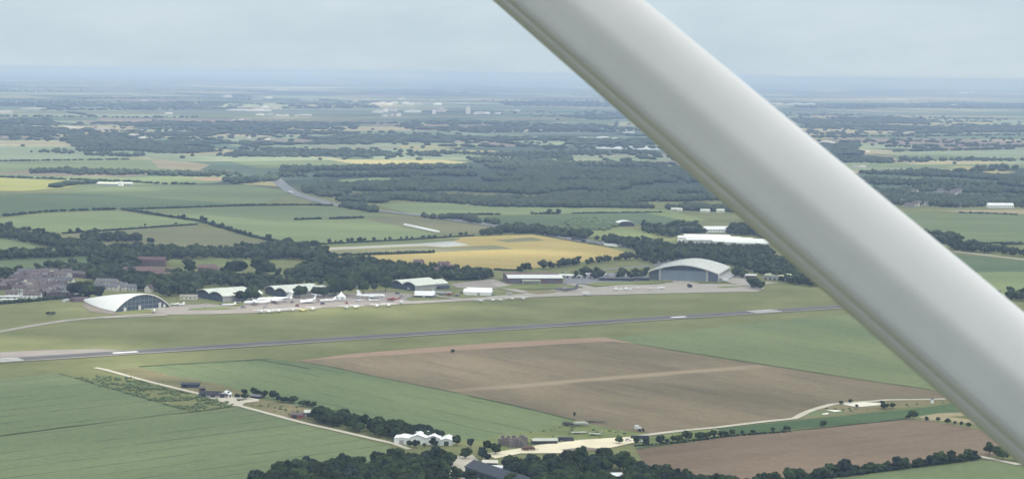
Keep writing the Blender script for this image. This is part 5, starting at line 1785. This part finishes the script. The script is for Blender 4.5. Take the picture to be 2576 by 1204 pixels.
def aircraft(x, y, Ln, heading, label, m=aero_white, style='light', name='light_aircraft', group=None, span=None, tail_m=None):
    p = G(x, y)
    e = empty(name, (p.x, p.y, 0), R(heading), label, 'aircraft', group)
    tail_m = tail_m or m
    if style == 'light':
        r = Ln * 0.075
        zc = Ln * 0.16
        sp = span or Ln * 1.32
        MB().loft([ring(Ln * .46, r * .35, r * .35, zc), ring(Ln * .40, r * .8, r * .8, zc), ring(Ln * .22, r, r * 1.15, zc + .05), ring(Ln * .0, r, r * 1.5, zc + r * .35), ring(-Ln * .15, r * .8, r * 1.0, zc + r * .2), ring(-Ln * .5, r * .2, r * .35, zc + r * .5)]).build('fuselage', m, e)
        b = MB()
        zw = zc + r * 1.55
        for sg in (1, -1):
            wing_pts(b, Ln * .18, Ln * .2, 0, zw, Ln * .15, Ln * .15, sg * sp / 2, zw + .15, .16)
        b.build('wing', m, e)
        b = MB()
        for sg in (1, -1):
            wing_pts(b, -Ln * .38, Ln * .12, 0, zc + r * .6, -Ln * .40, Ln * .09, sg * Ln * .2, zc + r * .6, .07)
        b.build('tailplane', m, e)
        MB().extrude_y([(-Ln * .34, zc + r * .5), (-Ln * .46, zc + r * 2.6), (-Ln * .54, zc + r * 2.6), (-Ln * .51, zc + r * .3)], -.07, .07).build('tail_fin', tail_m, e)
        for (lx, ly) in ((Ln * .36, 0), (Ln * .02, r * 1.6), (Ln * .02, -r * 1.6)):
            wh = MB().tube((lx, ly * .5, zc - r * .6), (lx, ly, .3), .07, 5).build('undercarriage_leg', metal_grey, e)
            MB().tube((lx, ly - .09, .25), (lx, ly + .09, .25), .25, 8).build('wheel', rubber, wh)
        MB().tube((Ln * .47, -1.0, zc), (Ln * .47, 1.0, zc), .07, 4).build('propeller', slate, e)
    else:
        r = Ln * 0.057 if style != 'jet' else Ln * 0.05
        zc = r * 1.9
        sp = span or Ln * .98
        MB().loft([ring(Ln * .5, r * .1, r * .1, zc - r * .25), ring(Ln * .47, r * .5, r * .5, zc - r * .15), ring(Ln * .41, r * .9, r * .92, zc), ring(Ln * .3, r, r, zc), ring(-Ln * .2, r, r, zc), ring(-Ln * .36, r * .72, r * .75, zc + r * .2), ring(-Ln * .5, r * .16, r * .2, zc + r * .5)]).build('fuselage', m, e, True)
        b = MB()
        high = style == 'prop'
        zw = zc + (r * .9 if high else -r * .55)
        sw = {'prop': .03, 'airliner': .2, 'ttail': .2, 'jet': .25}[style]
        for sg in (1, -1):
            wing_pts(b, Ln * .12, Ln * .2, sg * r * .3, zw, Ln * (.12 - sw), Ln * .07, sg * sp / 2, zw + (0 if high else sp * .04), r * .22)
        b.build('wing', m, e)
        MB().extrude_y([(-Ln * .32, zc + r * .7), (-Ln * .44, zc + r * 3.6), (-Ln * .53, zc + r * 3.6), (-Ln * .48, zc + r * .4)], -r * .1, r * .1).build('tail_fin', tail_m, e)
        zt = zc + (r * 3.55 if style == 'ttail' else r * .6)
        b = MB()
        for sg in (1, -1):
            wing_pts(b, -Ln * .40, Ln * .12, 0, zt, -Ln * .46, Ln * .06, sg * sp * .21, zt, r * .12)
        b.build('tailplane', m, e)
        if style == 'ttail':
            for sg in (1, -1):
                MB().loft([ring(-Ln * .24, r * .3, r * .3, zc + r * .4), ring(-Ln * .40, r * .28, r * .28, zc + r * .4)]).build('engine', metal_grey, e).location = (0, sg * r * 1.35, 0)
        elif style in ('prop', 'airliner'):
            for q in ((.17, .34) if style == 'prop' else (.19,)):
                for sg in (1, -1):
                    MB().loft([ring(Ln * .15, r * .22, r * .22, zw - r * .25), ring(Ln * .12, r * .32, r * .32, zw - r * .25), ring(-Ln * .02, r * .2, r * .2, zw - r * .2)]).build('engine', metal_grey, e).location = (-sw * Ln * q * 1.2, sg * sp * q, 0)
        for (lx, ly) in ((Ln * .38, 0), (-Ln * .02, r * 1.3), (-Ln * .02, -r * 1.3)):
            g_ = MB().tube((lx, ly, zc - r * .6), (lx, ly, .5), .16, 5).build('undercarriage_leg', metal_grey, e)
            MB().tube((lx, ly - .25, .5), (lx, ly + .25, .5), .5, 8).build('wheel', rubber, g_)
        wn = MB()
        for sg in (1, -1):
            for k in range(int(Ln / 2.2)):
                xx = Ln * .34 - k * Ln * .6 / int(Ln / 2.2)
                wn.box(xx - .25, xx + .25, sg * r * .97 - .04, sg * r * .97 + .04, zc + r * .1, zc + r * .1 + .5)
        wn.build('cabin_window', slate, e)
    return e


aircraft(575, 769, 15, 200, 'small white jet parked at the left end of the apron', style='jet', name='jet_aircraft')
aircraft(645, 767, 27, 193, 'white four engined high wing aircraft, left of the airliners', style='prop', name='transport_aircraft', span=30)
aircraft(690, 762, 38, 197, 'largest white airliner with high T tail on the apron', style='ttail', name='airliner')
aircraft(775, 763, 27, 238, 'white T tail jet with its nose turned towards the runway', style='ttail', name='airliner')
aircraft(824, 759, 20, 215, 'white swept wing jet left of the peaked tent', style='jet', name='jet_aircraft')
aircraft(858, 757, 16, 268, 'small white jet parked nose on before the peaked tent', style='jet', name='jet_aircraft', m=aero_grey)
aircraft(934, 751, 30, 12, 'long white airliner parked nearly side on, nose to the right', style='airliner', name='airliner')
aircraft(942, 757, 12, 20, 'small white aircraft under the side of the long airliner', style='jet', name='jet_aircraft')
aircraft(899, 758, 14, 120, 'small white jet at the tail of the long airliner', style='jet', name='jet_aircraft')
aircraft(989, 758, 15, 170, 'red brown propeller aircraft right of the long airliner', m=red_paint, style='light', name='propeller_aircraft')
aircraft(1112, 741, 22, 8, 'blue grey aircraft behind the round topped shelter', m=aero_grey, style='airliner', name='transport_aircraft', span=18)
aircraft(1131, 744, 11, 160, 'dark red aircraft on the grass left of the white marquees', m=red_paint, name='propeller_aircraft')
aircraft(1040, 730, 13, 10, 'pale blue aircraft in the shade before the right barrel hangar', m=aero_grey, style='jet', name='jet_aircraft')
aircraft(1424, 733, 26, 178, 'grey twin engined aircraft before the brown hangar', m=mat('aircraft_drab', (0.16, 0.155, 0.15), 0.6), style='prop', name='transport_aircraft', span=24)
R1 = 'white light aircraft in the row on the grass edge below the airliners'
for i, (px, py) in enumerate([(1027, 1232), (1065, 1231), (1101, 1228), (1152, 1225), (1185, 1225), (1198, 1224), (1233, 1221), (1364, 1215), (1404, 1213), (1485, 1209), (1531, 1206), (1581, 1195)]):
    yel = i in (4, 5)
    lab = {4: 'left of the two small yellowish aircraft in the grass edge row', 5: 'right of the two small yellowish aircraft in the grass edge row'}.get(i, R1)
    aircraft(px / 1.5652, py / 1.5652 + 1, 8.5 if yel else 12.0, 90 + hr.uniform(-28, 28), lab, m=yellow_paint if yel else aero_white, group=None if yel else 'light aircraft in the grass edge row')
for (px, py) in [(1892, 1188), (1943, 1185), (1972, 1185), (2016, 1180), (2059, 1179)]:
    aircraft(px / 1.5652, py / 1.5652 + 1, 10.2, 90 + hr.uniform(-30, 30), 'white light aircraft in the row on the grass below the brown hangar', group='light aircraft below the brown hangar')
for (px, py) in [(2429, 1143), (2468, 1142), (2512, 1139), (2560, 1140), (2605, 1138)]:
    aircraft(px / 1.5652, py / 1.5652 + 1, 10.2, hr.choice([200, 20, 170, 90]) + hr.uniform(-20, 20), 'white light aircraft on the pale apron before the huge grey hangar', group='light aircraft on the apron of the huge hangar')
aircraft(2006 / 1.5652, 742, 8, 30, 'pale light aircraft parked alone on the grass above the row', name='light_aircraft', m=aero_grey)
aircraft(388, 787, 15, 100, 'white aircraft parked before the arched glass front', name='light_aircraft')
aircraft(446, 769, 15, 175, 'white twin aircraft right of the arched hangar', style='prop', name='light_aircraft', span=15)

# ------------------------------------------------------------------ vehicles
def car_proto(m):
    b = MB().extrude_y([(-2.1, .3), (2.1, .3), (2.15, .75), (1.2, .95), (-2.0, .98), (-2.15, .7)], -.85, .85)
    c = MB().extrude_y([(.95, .96), (.25, 1.45), (-1.2, 1.45), (-1.8, .98)], -.74, .74)
    wv = MB()
    for lx in (-1.3, 1.3):
        for ly in (-.82, .82):
            wv.tube((lx, ly - .1, .32), (lx, ly + .1, .32), .32, 8)
    return b.mesh('body', m), c.mesh('cabin', glass), wv.mesh('wheels', rubber)


CARS = [car_proto(mat('car_' + n, c, 0.3, 0.03, 1.0, spec=0.5)) for n, c in (('white', (.75, .75, .75)), ('silver', (.45, .46, .48)), ('black', (.03, .03, .035)), ('blue', (.06, .11, .25)), ('red', (.3, .04, .04)), ('grey', (.18, .19, .2)))]


def car(x, y, rz, label, group, k=None, raw=None):
    p = raw or G(x, y)
    bm_, cm, wm = CARS[hr.choice([0, 0, 1, 1, 2, 3, 4, 5]) if k is None else k]
    e = empty('parked_car', (p.x, p.y, 0.35), rz, label, 'car', group)
    for n, me in (('body', bm_), ('cabin', cm), ('wheel_set', wm)):
        o = bpy.data.objects.new(n, me)
        COL.objects.link(o)
        o.parent = e
    return e


for zy, x0, x1 in ((900, 1240, 1560), (915, 1500, 2010), (930, 1230, 1440), (935, 1500, 2000), (950, 1320, 1640), (950, 1800, 2020), (905, 1860, 2010)):
    zx = x0
    while zx < x1:
        if hr.random() < .8:
            car(*zc(zx, zy + hr.uniform(-3, 3)), 1.5 + hr.uniform(-.1, .1), 'car in the crowded car park left of the huge grey hangar', 'cars in the big car park')
        zx += hr.uniform(12, 22)
for zx, zy in ((985, 330), (760, 1075), (1590, 870), (1100, 862), (540, 842)):
    pass


def lorry(p, rz, label, m, Ln=12.0, name='lorry'):
    e = empty(name, (p.x, p.y, 0.5 if p.length < 3000 else 1.0), rz, label, 'lorry')
    MB().box(-Ln / 2, Ln / 2 - 2.6, -1.25, 1.25, 1.1, 4.0).build('box_body', m, e)
    c = MB().extrude_y([(Ln / 2 - 2.4, .6), (Ln / 2, .6), (Ln / 2, 2.0), (Ln / 2 - .35, 3.1), (Ln / 2 - 2.4, 3.3)], -1.2, 1.2).build('cab', m, e)
    MB().box(Ln / 2 - .3, Ln / 2 + .02, -1.05, 1.05, 2.05, 2.9).build('windscreen', glass, c)
    for lx in (-Ln / 2 + 1.2, -Ln / 2 + 2.6, Ln / 2 - 1.2):
        MB().tube((lx, -1.25, .5), (lx, 1.25, .5), .5, 10).build('wheel', rubber, e)
    return e


for (zx, zy), rz, lab, m, ln in (((1680, 655), -0.35, 'white lorry, left of the close pair on the motorway by the wheat', white, 14), ((1722, 660), -0.35, 'white lorry, right of the close pair on the motorway by the wheat', white, 12),
                                 ((1370, 595), -0.35, 'dark lorry on the motorway at the top right of the wheat', slate, 14), ((1520, 628), -0.35, 'grey lorry on the motorway beside the wheat field', metal_grey, 12), ((1440, 612), -0.35, 'small dark van on the motorway beside the wheat', slate, 7)):
    lorry(G(*zc(zx, zy)), rz, lab, m, ln)
lorry(G(*zc(1090, 502)), 0.1, 'tall white lorry on the road above the wheat field', white, 10)
lorry(G(*zb(590, 150)), -0.9, 'white lorry on the far stretch of motorway', white, 14)
lorry(G(*zb(1092, 262)), 0.2, 'pale high sided lorry crossing the motorway bridge', pale_wall, 12)
lorry(G(*zc(1470, 1118)), 0.05, 'white airfield truck on the taxiway edge below the car park', white, 9, 'truck')
lorry(G(*zd(760, 922)), 0.0, 'small dark van on the apron before the huge grey hangar', slate, 5.5, 'van')
lorry(G(*zd(1100, 868)), 0.0, 'white van at the right corner of the huge grey hangar', white, 7, 'van')
lorry(G(*zd(500, 845)), 0.0, 'white van at the left pillar of the huge grey hangar door', white, 7, 'van')
for k in range(16):
    t_ = k / 15
    a, b = (G(1351, 583), G(1601, 623)) if k % 2 else (G(692, 450), G(795, 504))
    d = (b - a)
    nn = Vector((-d.y, d.x, 0)).normalized()
    p = a + d * hr.random() + nn * hr.choice([-9, -5, 5, 9])
    c = car(0, 0, math.atan2(d.y, d.x), 'car on the motorway', 'cars on the motorway', raw=p)
    c.name = 'motorway_car'
    c.location.z = 0.95

for px, py in ((560, 768), (600, 762), (612, 775), (668, 775), (735, 762), (748, 771), (800, 760), (812, 766), (872, 764), (905, 749), (962, 752), (1010, 748), (1020, 757), (1090, 747), (1150, 746), (1240, 742), (520, 772), (1160, 738), (1000, 740), (830, 745), (790, 748)):
    c = car(px, py, hr.uniform(0, 3), 'small vehicle standing among the aircraft and tents of the apron', 'service vehicles on the apron')
    c.name = 'service_vehicle'
    c.scale = (1.25, 1.2, 1.35)
    c.location.z = 0.5

# ------------------------------------------------------------------ the farms in front
def barn(x, y, wl, dl, hh, rh, rz, wm, rm, label, name='barn'):
    p = G(x, y)
    e = empty(name, (p.x, p.y, 0), rz, label, 'barn')
    MB().extrude_x([(-dl / 2, -.3), (dl / 2, -.3), (dl / 2, hh), (0, hh + rh), (-dl / 2, hh)], -wl / 2, wl / 2).build('wall', wm, e)
    s = rh / (dl / 2)
    MB().extrude_x([(-dl / 2 - .6, hh - .6 * s + .04), (0, hh + rh + .04), (dl / 2 + .6, hh - .6 * s + .04), (dl / 2 + .6, hh - .6 * s + .3), (0, hh + rh + .3), (-dl / 2 - .6, hh - .6 * s + .3)], -wl / 2 - .5, wl / 2 + .5).build('roof', rm, e)
    d = MB()
    for k in range(max(1, int(wl / 7))):
        x0 = -wl / 2 + 1.5 + k * wl / max(1, int(wl / 7))
        d.box(x0, x0 + 3.2, -dl / 2 - .06, -dl / 2 + .1, -.1, min(3.2, hh - .3))
    d.box(-wl / 2 - .06, -wl / 2 + .1, -1.8, 1.8, -.1, min(3.6, hh))
    d.build('door', slate if wm != dark_clad else black, e)
    return e


# the white farm building: several gabled bays side by side
def white_farm():
    p = G(1066, 1113)
    e = empty('white_farm_building', (p.x, p.y, 0), -0.08, 'white farm building with several gabled roofs beside the copse', 'farm building')
    for x0, x1, dl, hh, rh, oy in ((-18.5, -8.6, 13, 3.9, 0.7, -1.0), (-8.5, 2.4, 19, 4.4, 2.0, 3), (2.5, 11.5, 17, 4.3, 1.8, 2), (11.6, 19.5, 13, 3.4, 1.4, -1)):
        xm = (x0 + x1) / 2
        MB().extrude_y([(x0, -.3), (x1, -.3), (x1, hh - .05), (xm, hh + rh - .05), (x0, hh - .05)], oy - dl / 2, oy + dl / 2).build('wall', white, e)
        MB().extrude_y([(x0 - .02, hh), (xm, hh + rh), (x1 + .02, hh), (x1 + .02, hh + .25), (xm, hh + rh + .25), (x0 - .02, hh + .25)], oy - dl / 2 - .5, oy + dl / 2 + .5).build('roof', tent_white, e)
        d = MB()
        d.box(xm - 1.5, xm + 1.5, oy - dl / 2 - .08, oy - dl / 2 + .1, -.1, 2.8)
        d.build('door', slate if x0 > 11 else grey_wall, e)
    MB().box(1.0, 3.0, 4.0, 6.0, 4.4, 7.0).build('roof_vent', white, e)
    return e


white_farm()
for px, py, hh in ((1030, 1124, 4.5), (1046, 1126, 5.5), (1068, 1126, 3.5), (1090, 1122, 6.0), (1096, 1125, 5.0), (1124, 1122, 3.5)):
    p = G(px, py)
    tree(p.x, p.y, hh, name='garden_tree', label='small tree close before the white farm building', group='small trees before the white farm building')
barn(1262, 1212, 62, 13, 4.6, 3.4, math.atan2(-55, 35) , dark_clad, slate, 'long dark roofed barn running out of the bottom edge of the picture')
x, y = z6(590, 705)
barn(x, y + 6, 9, 6, 2.6, 1.0, 0.0, brick, cream, 'upper of the two pale roofed sheds beside the dark barn', 'shed')
x, y = z6(640, 760)
barn(x, y + 5, 9, 6, 2.4, 1.0, 0.0, pale_wall, white, 'lower pale roofed shed beside the dark barn', 'shed')
x, y = z6(1870, 870)
barn(x, y, 6, 5, 3, 1.2, 0.2, white, white, 'little white roofed shed among the trees at the bottom', 'shed')
x, y = z6(1140, 500)
barn(x, y, 16, 7, 2.4, 0.8, 0.16, slate, tarp, 'open fronted pale roofed shed on the rough ground', 'open_shed')
x, y = z5(1900, 690)
# straw and pallet stacks
srng = random.Random(4)
hay = mat('old_straw', (0.20, 0.175, 0.155), 0.95, 0.25, 0.8)
def stack(x, y, h, label, group, name='bale_stack'):
    p = G(x, y)
    b = MB()
    n = int(h / 0.9)
    for k in range(n):
        for q in range(2):
            ox, oy = srng.uniform(-.15, .15), srng.uniform(-.15, .15)
            b.box(-1.1 + q * 1.12 + ox, -1.1 + q * 1.12 + 1.08 + ox, -1.1 + oy, 1.1 + oy, k * .9 - .05 * (k == 0), k * .9 + .86)
    o = b.build(name, hay)
    o.location = (p.x, p.y, 0.2)
    o.rotation_euler = (0, 0, srng.uniform(-.2, .2))
    return tag(o, label, 'stack', group)


for row, (y0, x0, x1) in enumerate(((505, 700, 960), (522, 690, 970), (540, 800, 960))):
    zx = x0
    while zx < x1:
        stack(*z6(zx, y0 + srng.uniform(-3, 3)), srng.choice([3.6, 4.5, 5.4, 5.4]), 'grey brown stack in the block of tall stacks beside the sandy yard', 'tall stacks by the sandy yard')
        zx += srng.uniform(19, 30)


def container(x, y, l, m, label, rz=0.0, name='container', h=2.6):
    p = G(x, y)
    e = empty(name, (p.x, p.y, 0.25), rz, label, 'container')
    b = MB().box(-l / 2, l / 2, -1.25, 1.25, .12, h)
    for k in range(int(l / .8)):
        b.box(-l / 2 + .3 + k * .8, -l / 2 + .6 + k * .8, -1.32, -1.24, .3, h - .2)
    b.build('body', m, e)
    MB().box(l / 2, l / 2 + .06, -1.15, 1.15, .25, h - .15).build('door', metal_grey, e)
    return e


x, y = z6(115, 735)
container(x, y, 5.5, blue_paint, 'bright blue container in the yard among the bottom trees', 0.1)
x, y = z6(1360, 480)
container(x, y, 10, slate, 'dark long container beside the sandy yard track', 0.05)
x, y = z6(2110, 452)
container(x, y, 12, slate, 'dark low container by the track above the pink field', 0.08, h=1.8)


def trailer(x, y, l, rz, m, label, ramp=False, load=None):
    p = G(x, y)
    e = empty('trailer', (p.x, p.y, 0.25), rz, label, 'trailer')
    MB().box(-l / 2, l / 2, -1.3, 1.3, .8, 1.2).box(l / 2, l / 2 + 2.2, -.1, .1, .85, 1.05).build('bed', m, e)
    if ramp:
        MB().extrude_y([(l / 2 - .4, 1.2), (l / 2 + .9, 3.8), (l / 2 + 1.2, 3.7), (l / 2, 1.2)], -1.2, 1.2).build('ramp', m, e)
    if load:
        MB().loft([ring(-l * .48, .5, .4, 1.6, 8), ring(-l * .3, 1.2, 1.0, 1.9, 8), ring(l * .25, 1.25, 1.1, 1.9, 8), ring(l * .46, .6, .4, 1.6, 8)]).build('covered_load', load, e)
    for lx in (-l * .25, -l * .08):
        MB().tube((lx, -1.35, .45), (lx, 1.35, .45), .45, 9).build('wheel', rubber, e)
    return e


x, y = z6(1385, 325)
trailer(x, y, 9, -0.5, olive_paint, 'dark olive trailer lying left of the pale covered one', load=olive_paint)
x, y = z6(1510, 325)
trailer(x, y, 11, 0.05, metal_grey, 'pale covered trailer at the corner of the bare field', load=tarp)
x, y = z6(1655, 420)
trailer(x, y, 8, -0.2, tarp, 'pale flat trailer with raised dark ramp on rough grass', ramp=True)
x, y = z6(1490, 405)
trailer(x, y, 10, 0.2, tarp, 'grey flat trailer left of the one with a raised ramp')
x, y = z6(1660, 290)
trailer(x, y, 14, -0.12, olive_paint, 'long low dark trailer at the edge of the bare field')


def tractor(x, y, rz, label):
    p = G(x, y)
    e = empty('tractor', (p.x, p.y, 0.25), rz, label, 'tractor')
    MB().box(.2, 2.4, -.5, .5, .9, 1.8).box(-1.4, .3, -.7, .7, .8, 1.5).build('bonnet', slate, e)
    MB().extrude_y([(-1.3, 1.5), (.3, 1.5), (.1, 2.9), (-1.2, 2.9)], -.75, .75).build('cab', white, e)
    for lx, r_ in ((-.9, .95), (1.7, .6)):
        for ly in (-.95, .95):
            MB().tube((lx, ly - .22, r_), (lx, ly + .22, r_), r_, 12).build('wheel', rubber, e)
    return e


x, y = z6(2120, 380)
tractor(x, y, 0.2, 'dark tractor with pale cab where the track meets the bare field')
x, y = z6(2078, 358)
container(x, y, 2.2, white, 'small white box trailer beside the dark tractor', 1.2, 'box_trailer', h=2.5)
x, y = z6(980, 575)
rust = mat('rust', (0.15, 0.095, 0.07), 0.8, 0.2, 0.6)
trailer(x, y, 9, 0.1, rust, 'rusty brown trailer in the sandy yard behind the bottom trees', load=rust)
for zx, zy, lab in ((620, 745, 'white car parked beside the lower pale shed'), (1990, 480, 'white van shape at the right end of the sandy yard'), (2110, 490, 'second white vehicle at the right end of the sandy yard')):
    x, y = z6(zx, zy)
    car(x, y, 0.2, lab, None, 0)

# the left farmyard
x, y = z4(755, 372)
barn(x, y, 13.5, 6, 2.6, 0.8, 0.0, dark_clad, slate, 'small dark shed standing apart at the top of the left farmyard', 'shed')
x, y = z4(890, 425)
barn(x, y, 4, 4, 3.0, 0.8, 0.1, brown_wall, tile, 'tiny brown hut between the two dark sheds of the left farm', 'hut')
x, y = z4(1040, 488)
barn(x, y, 21, 8, 2.4, 1.8, -0.12, grey_wall, black, 'long black roofed barn in the left farmyard')
x, y = z4(1168, 492)
barn(x, y, 6.5, 7, 2.8, 1.8, 1.4, white, white, 'brilliant white gabled shed at the end of the black barn', 'white_shed')
x, y = z4(1530, 500)
barn(x, y, 8, 4, 1.8, 0.8, -0.3, slate, grey_tile, 'low grey shed at the edge of the left farmyard', 'shed')
x, y = z4(2020, 735)
barn(x, y, 8.5, 5, 2.6, 1.2, -0.25, red_paint, tile, 'pink brown shed at the left end of the copse', 'shed')
x, y = z4(2140, 720)
barn(x, y, 4, 4, 3.4, 1.2, 0.1, grey_wall, pale_roof, 'small grey hut touching the left end of the copse', 'hut')
x, y = z4(1340, 535)
trailer(x, y, 5, 0.1, olive_paint, 'small dark trailer on the pale farmyard at the left')

# white marker post by the pit
p = G(*z8(1302, 380))
e = empty('signal_hut', (p.x, p.y, 0.1), 0.1, 'tall narrow white hut beside the strut, above the dark green strip', 'hut')
MB().box(-.9, .9, -.9, .9, -.1, 3.3).build('wall', white, e)
MB().add([(-1.2, -1.2, 3.3), (1.2, -1.2, 3.3), (1.2, 1.2, 3.3), (-1.2, 1.2, 3.3), (0, 0, 4.1)], [(0, 3, 2, 1), (0, 1, 4), (1, 2, 4), (2, 3, 4), (3, 0, 4)]).build('roof', slate, e)

# village sheds at the left edge: glasshouses by the road
for zx, zy, l, lab in ((40, 655, 34, 'pale glasshouse roof by the village road at the left edge'), (120, 615, 26, 'grey low roof behind the glasshouse at the left edge')):
    x, y = z1(zx, zy)
    flat_building(x, y, l * .8, 8, 2.6, 0.1, pale_wall, grey_roof, lab, name='glasshouse', cat='greenhouse')

# ------------------------------------------------------------------ the wing strut, two metres off
def wing_strut():
    def at(x, y, dep):
        d = ray(x, y)
        return CAM + d * (dep / FP)
    P0 = at(2229 / 1.5652, 0, 2.20)
    P1 = at(3686 / 1.5652, 1237 / 1.5652, 1.885)
    ax = (P1 - P0)
    La = ax.length
    ax.normalize()
    mid_ = (P0 + P1) / 2
    view = (CAM - mid_).normalized()
    n_ = (view - ax * view.dot(ax)).normalized()
    u_ = ax.cross(n_)
    if u_.dot(up) < 0:
        u_ = -u_
    hc = 0.0528
    # streamlined section: trailing edge at u=-1, leading edge at u=+1
    prof = [(-1.0, 0.0), (-0.988, 0.03), (-0.955, 0.07), (-0.87, 0.165), (-0.84, 0.178), (-0.81, 0.182), (-0.79, 0.205), (-0.75, 0.262), (-0.70, 0.298), (-0.6, 0.330), (-0.45, 0.350), (-0.25, 0.392), (-0.08, 0.421), (0.0, 0.433),
            (0.08, 0.438), (0.16, 0.432), (0.28, 0.410), (0.45, 0.378), (0.60, 0.338), (0.72, 0.294), (0.82, 0.244), (0.90, 0.186), (0.95, 0.132), (0.985, 0.07), (1.0, 0.0)]  # crease near the middle shapes in the edge of the wing's shadow
    full = prof + [(a, -b) for a, b in prof[-2:0:-1]]
    V, F = [], []
    st = [-0.45 + 2.05 * k / 40 for k in range(41)]
    for s in st:
        c = P0 + ax * (La * s)
        for a, b in full:
            V.append(c + u_ * (a * hc) + n_ * (b * hc))
    n = len(full)
    for i in range(len(st) - 1):
        for j in range(n):
            k = (j + 1) % n
            F.append((i * n + j, i * n + k, (i + 1) * n + k, (i + 1) * n + j))
    c0 = P0 + ax * (La * 0.5)
    o = MB().add([v - c0 for v in V], F).build('wing_strut', strut_mat(), None, True)
    o.location = c0
    return tag(o, 'white painted streamlined wing strut crossing the view close to the camera', 'strut')


def strut_mat():
    m = mat('strut_paint', (0.405, 0.407, 0.405), 0.34, 0.035, 9.0, spec=0.5)
    b = m.node_tree.nodes["Principled BSDF"]
    b.inputs['Coat Weight'].default_value = 0.35
    b.inputs['Coat Roughness'].default_value = 0.2
    return m


wing_strut()
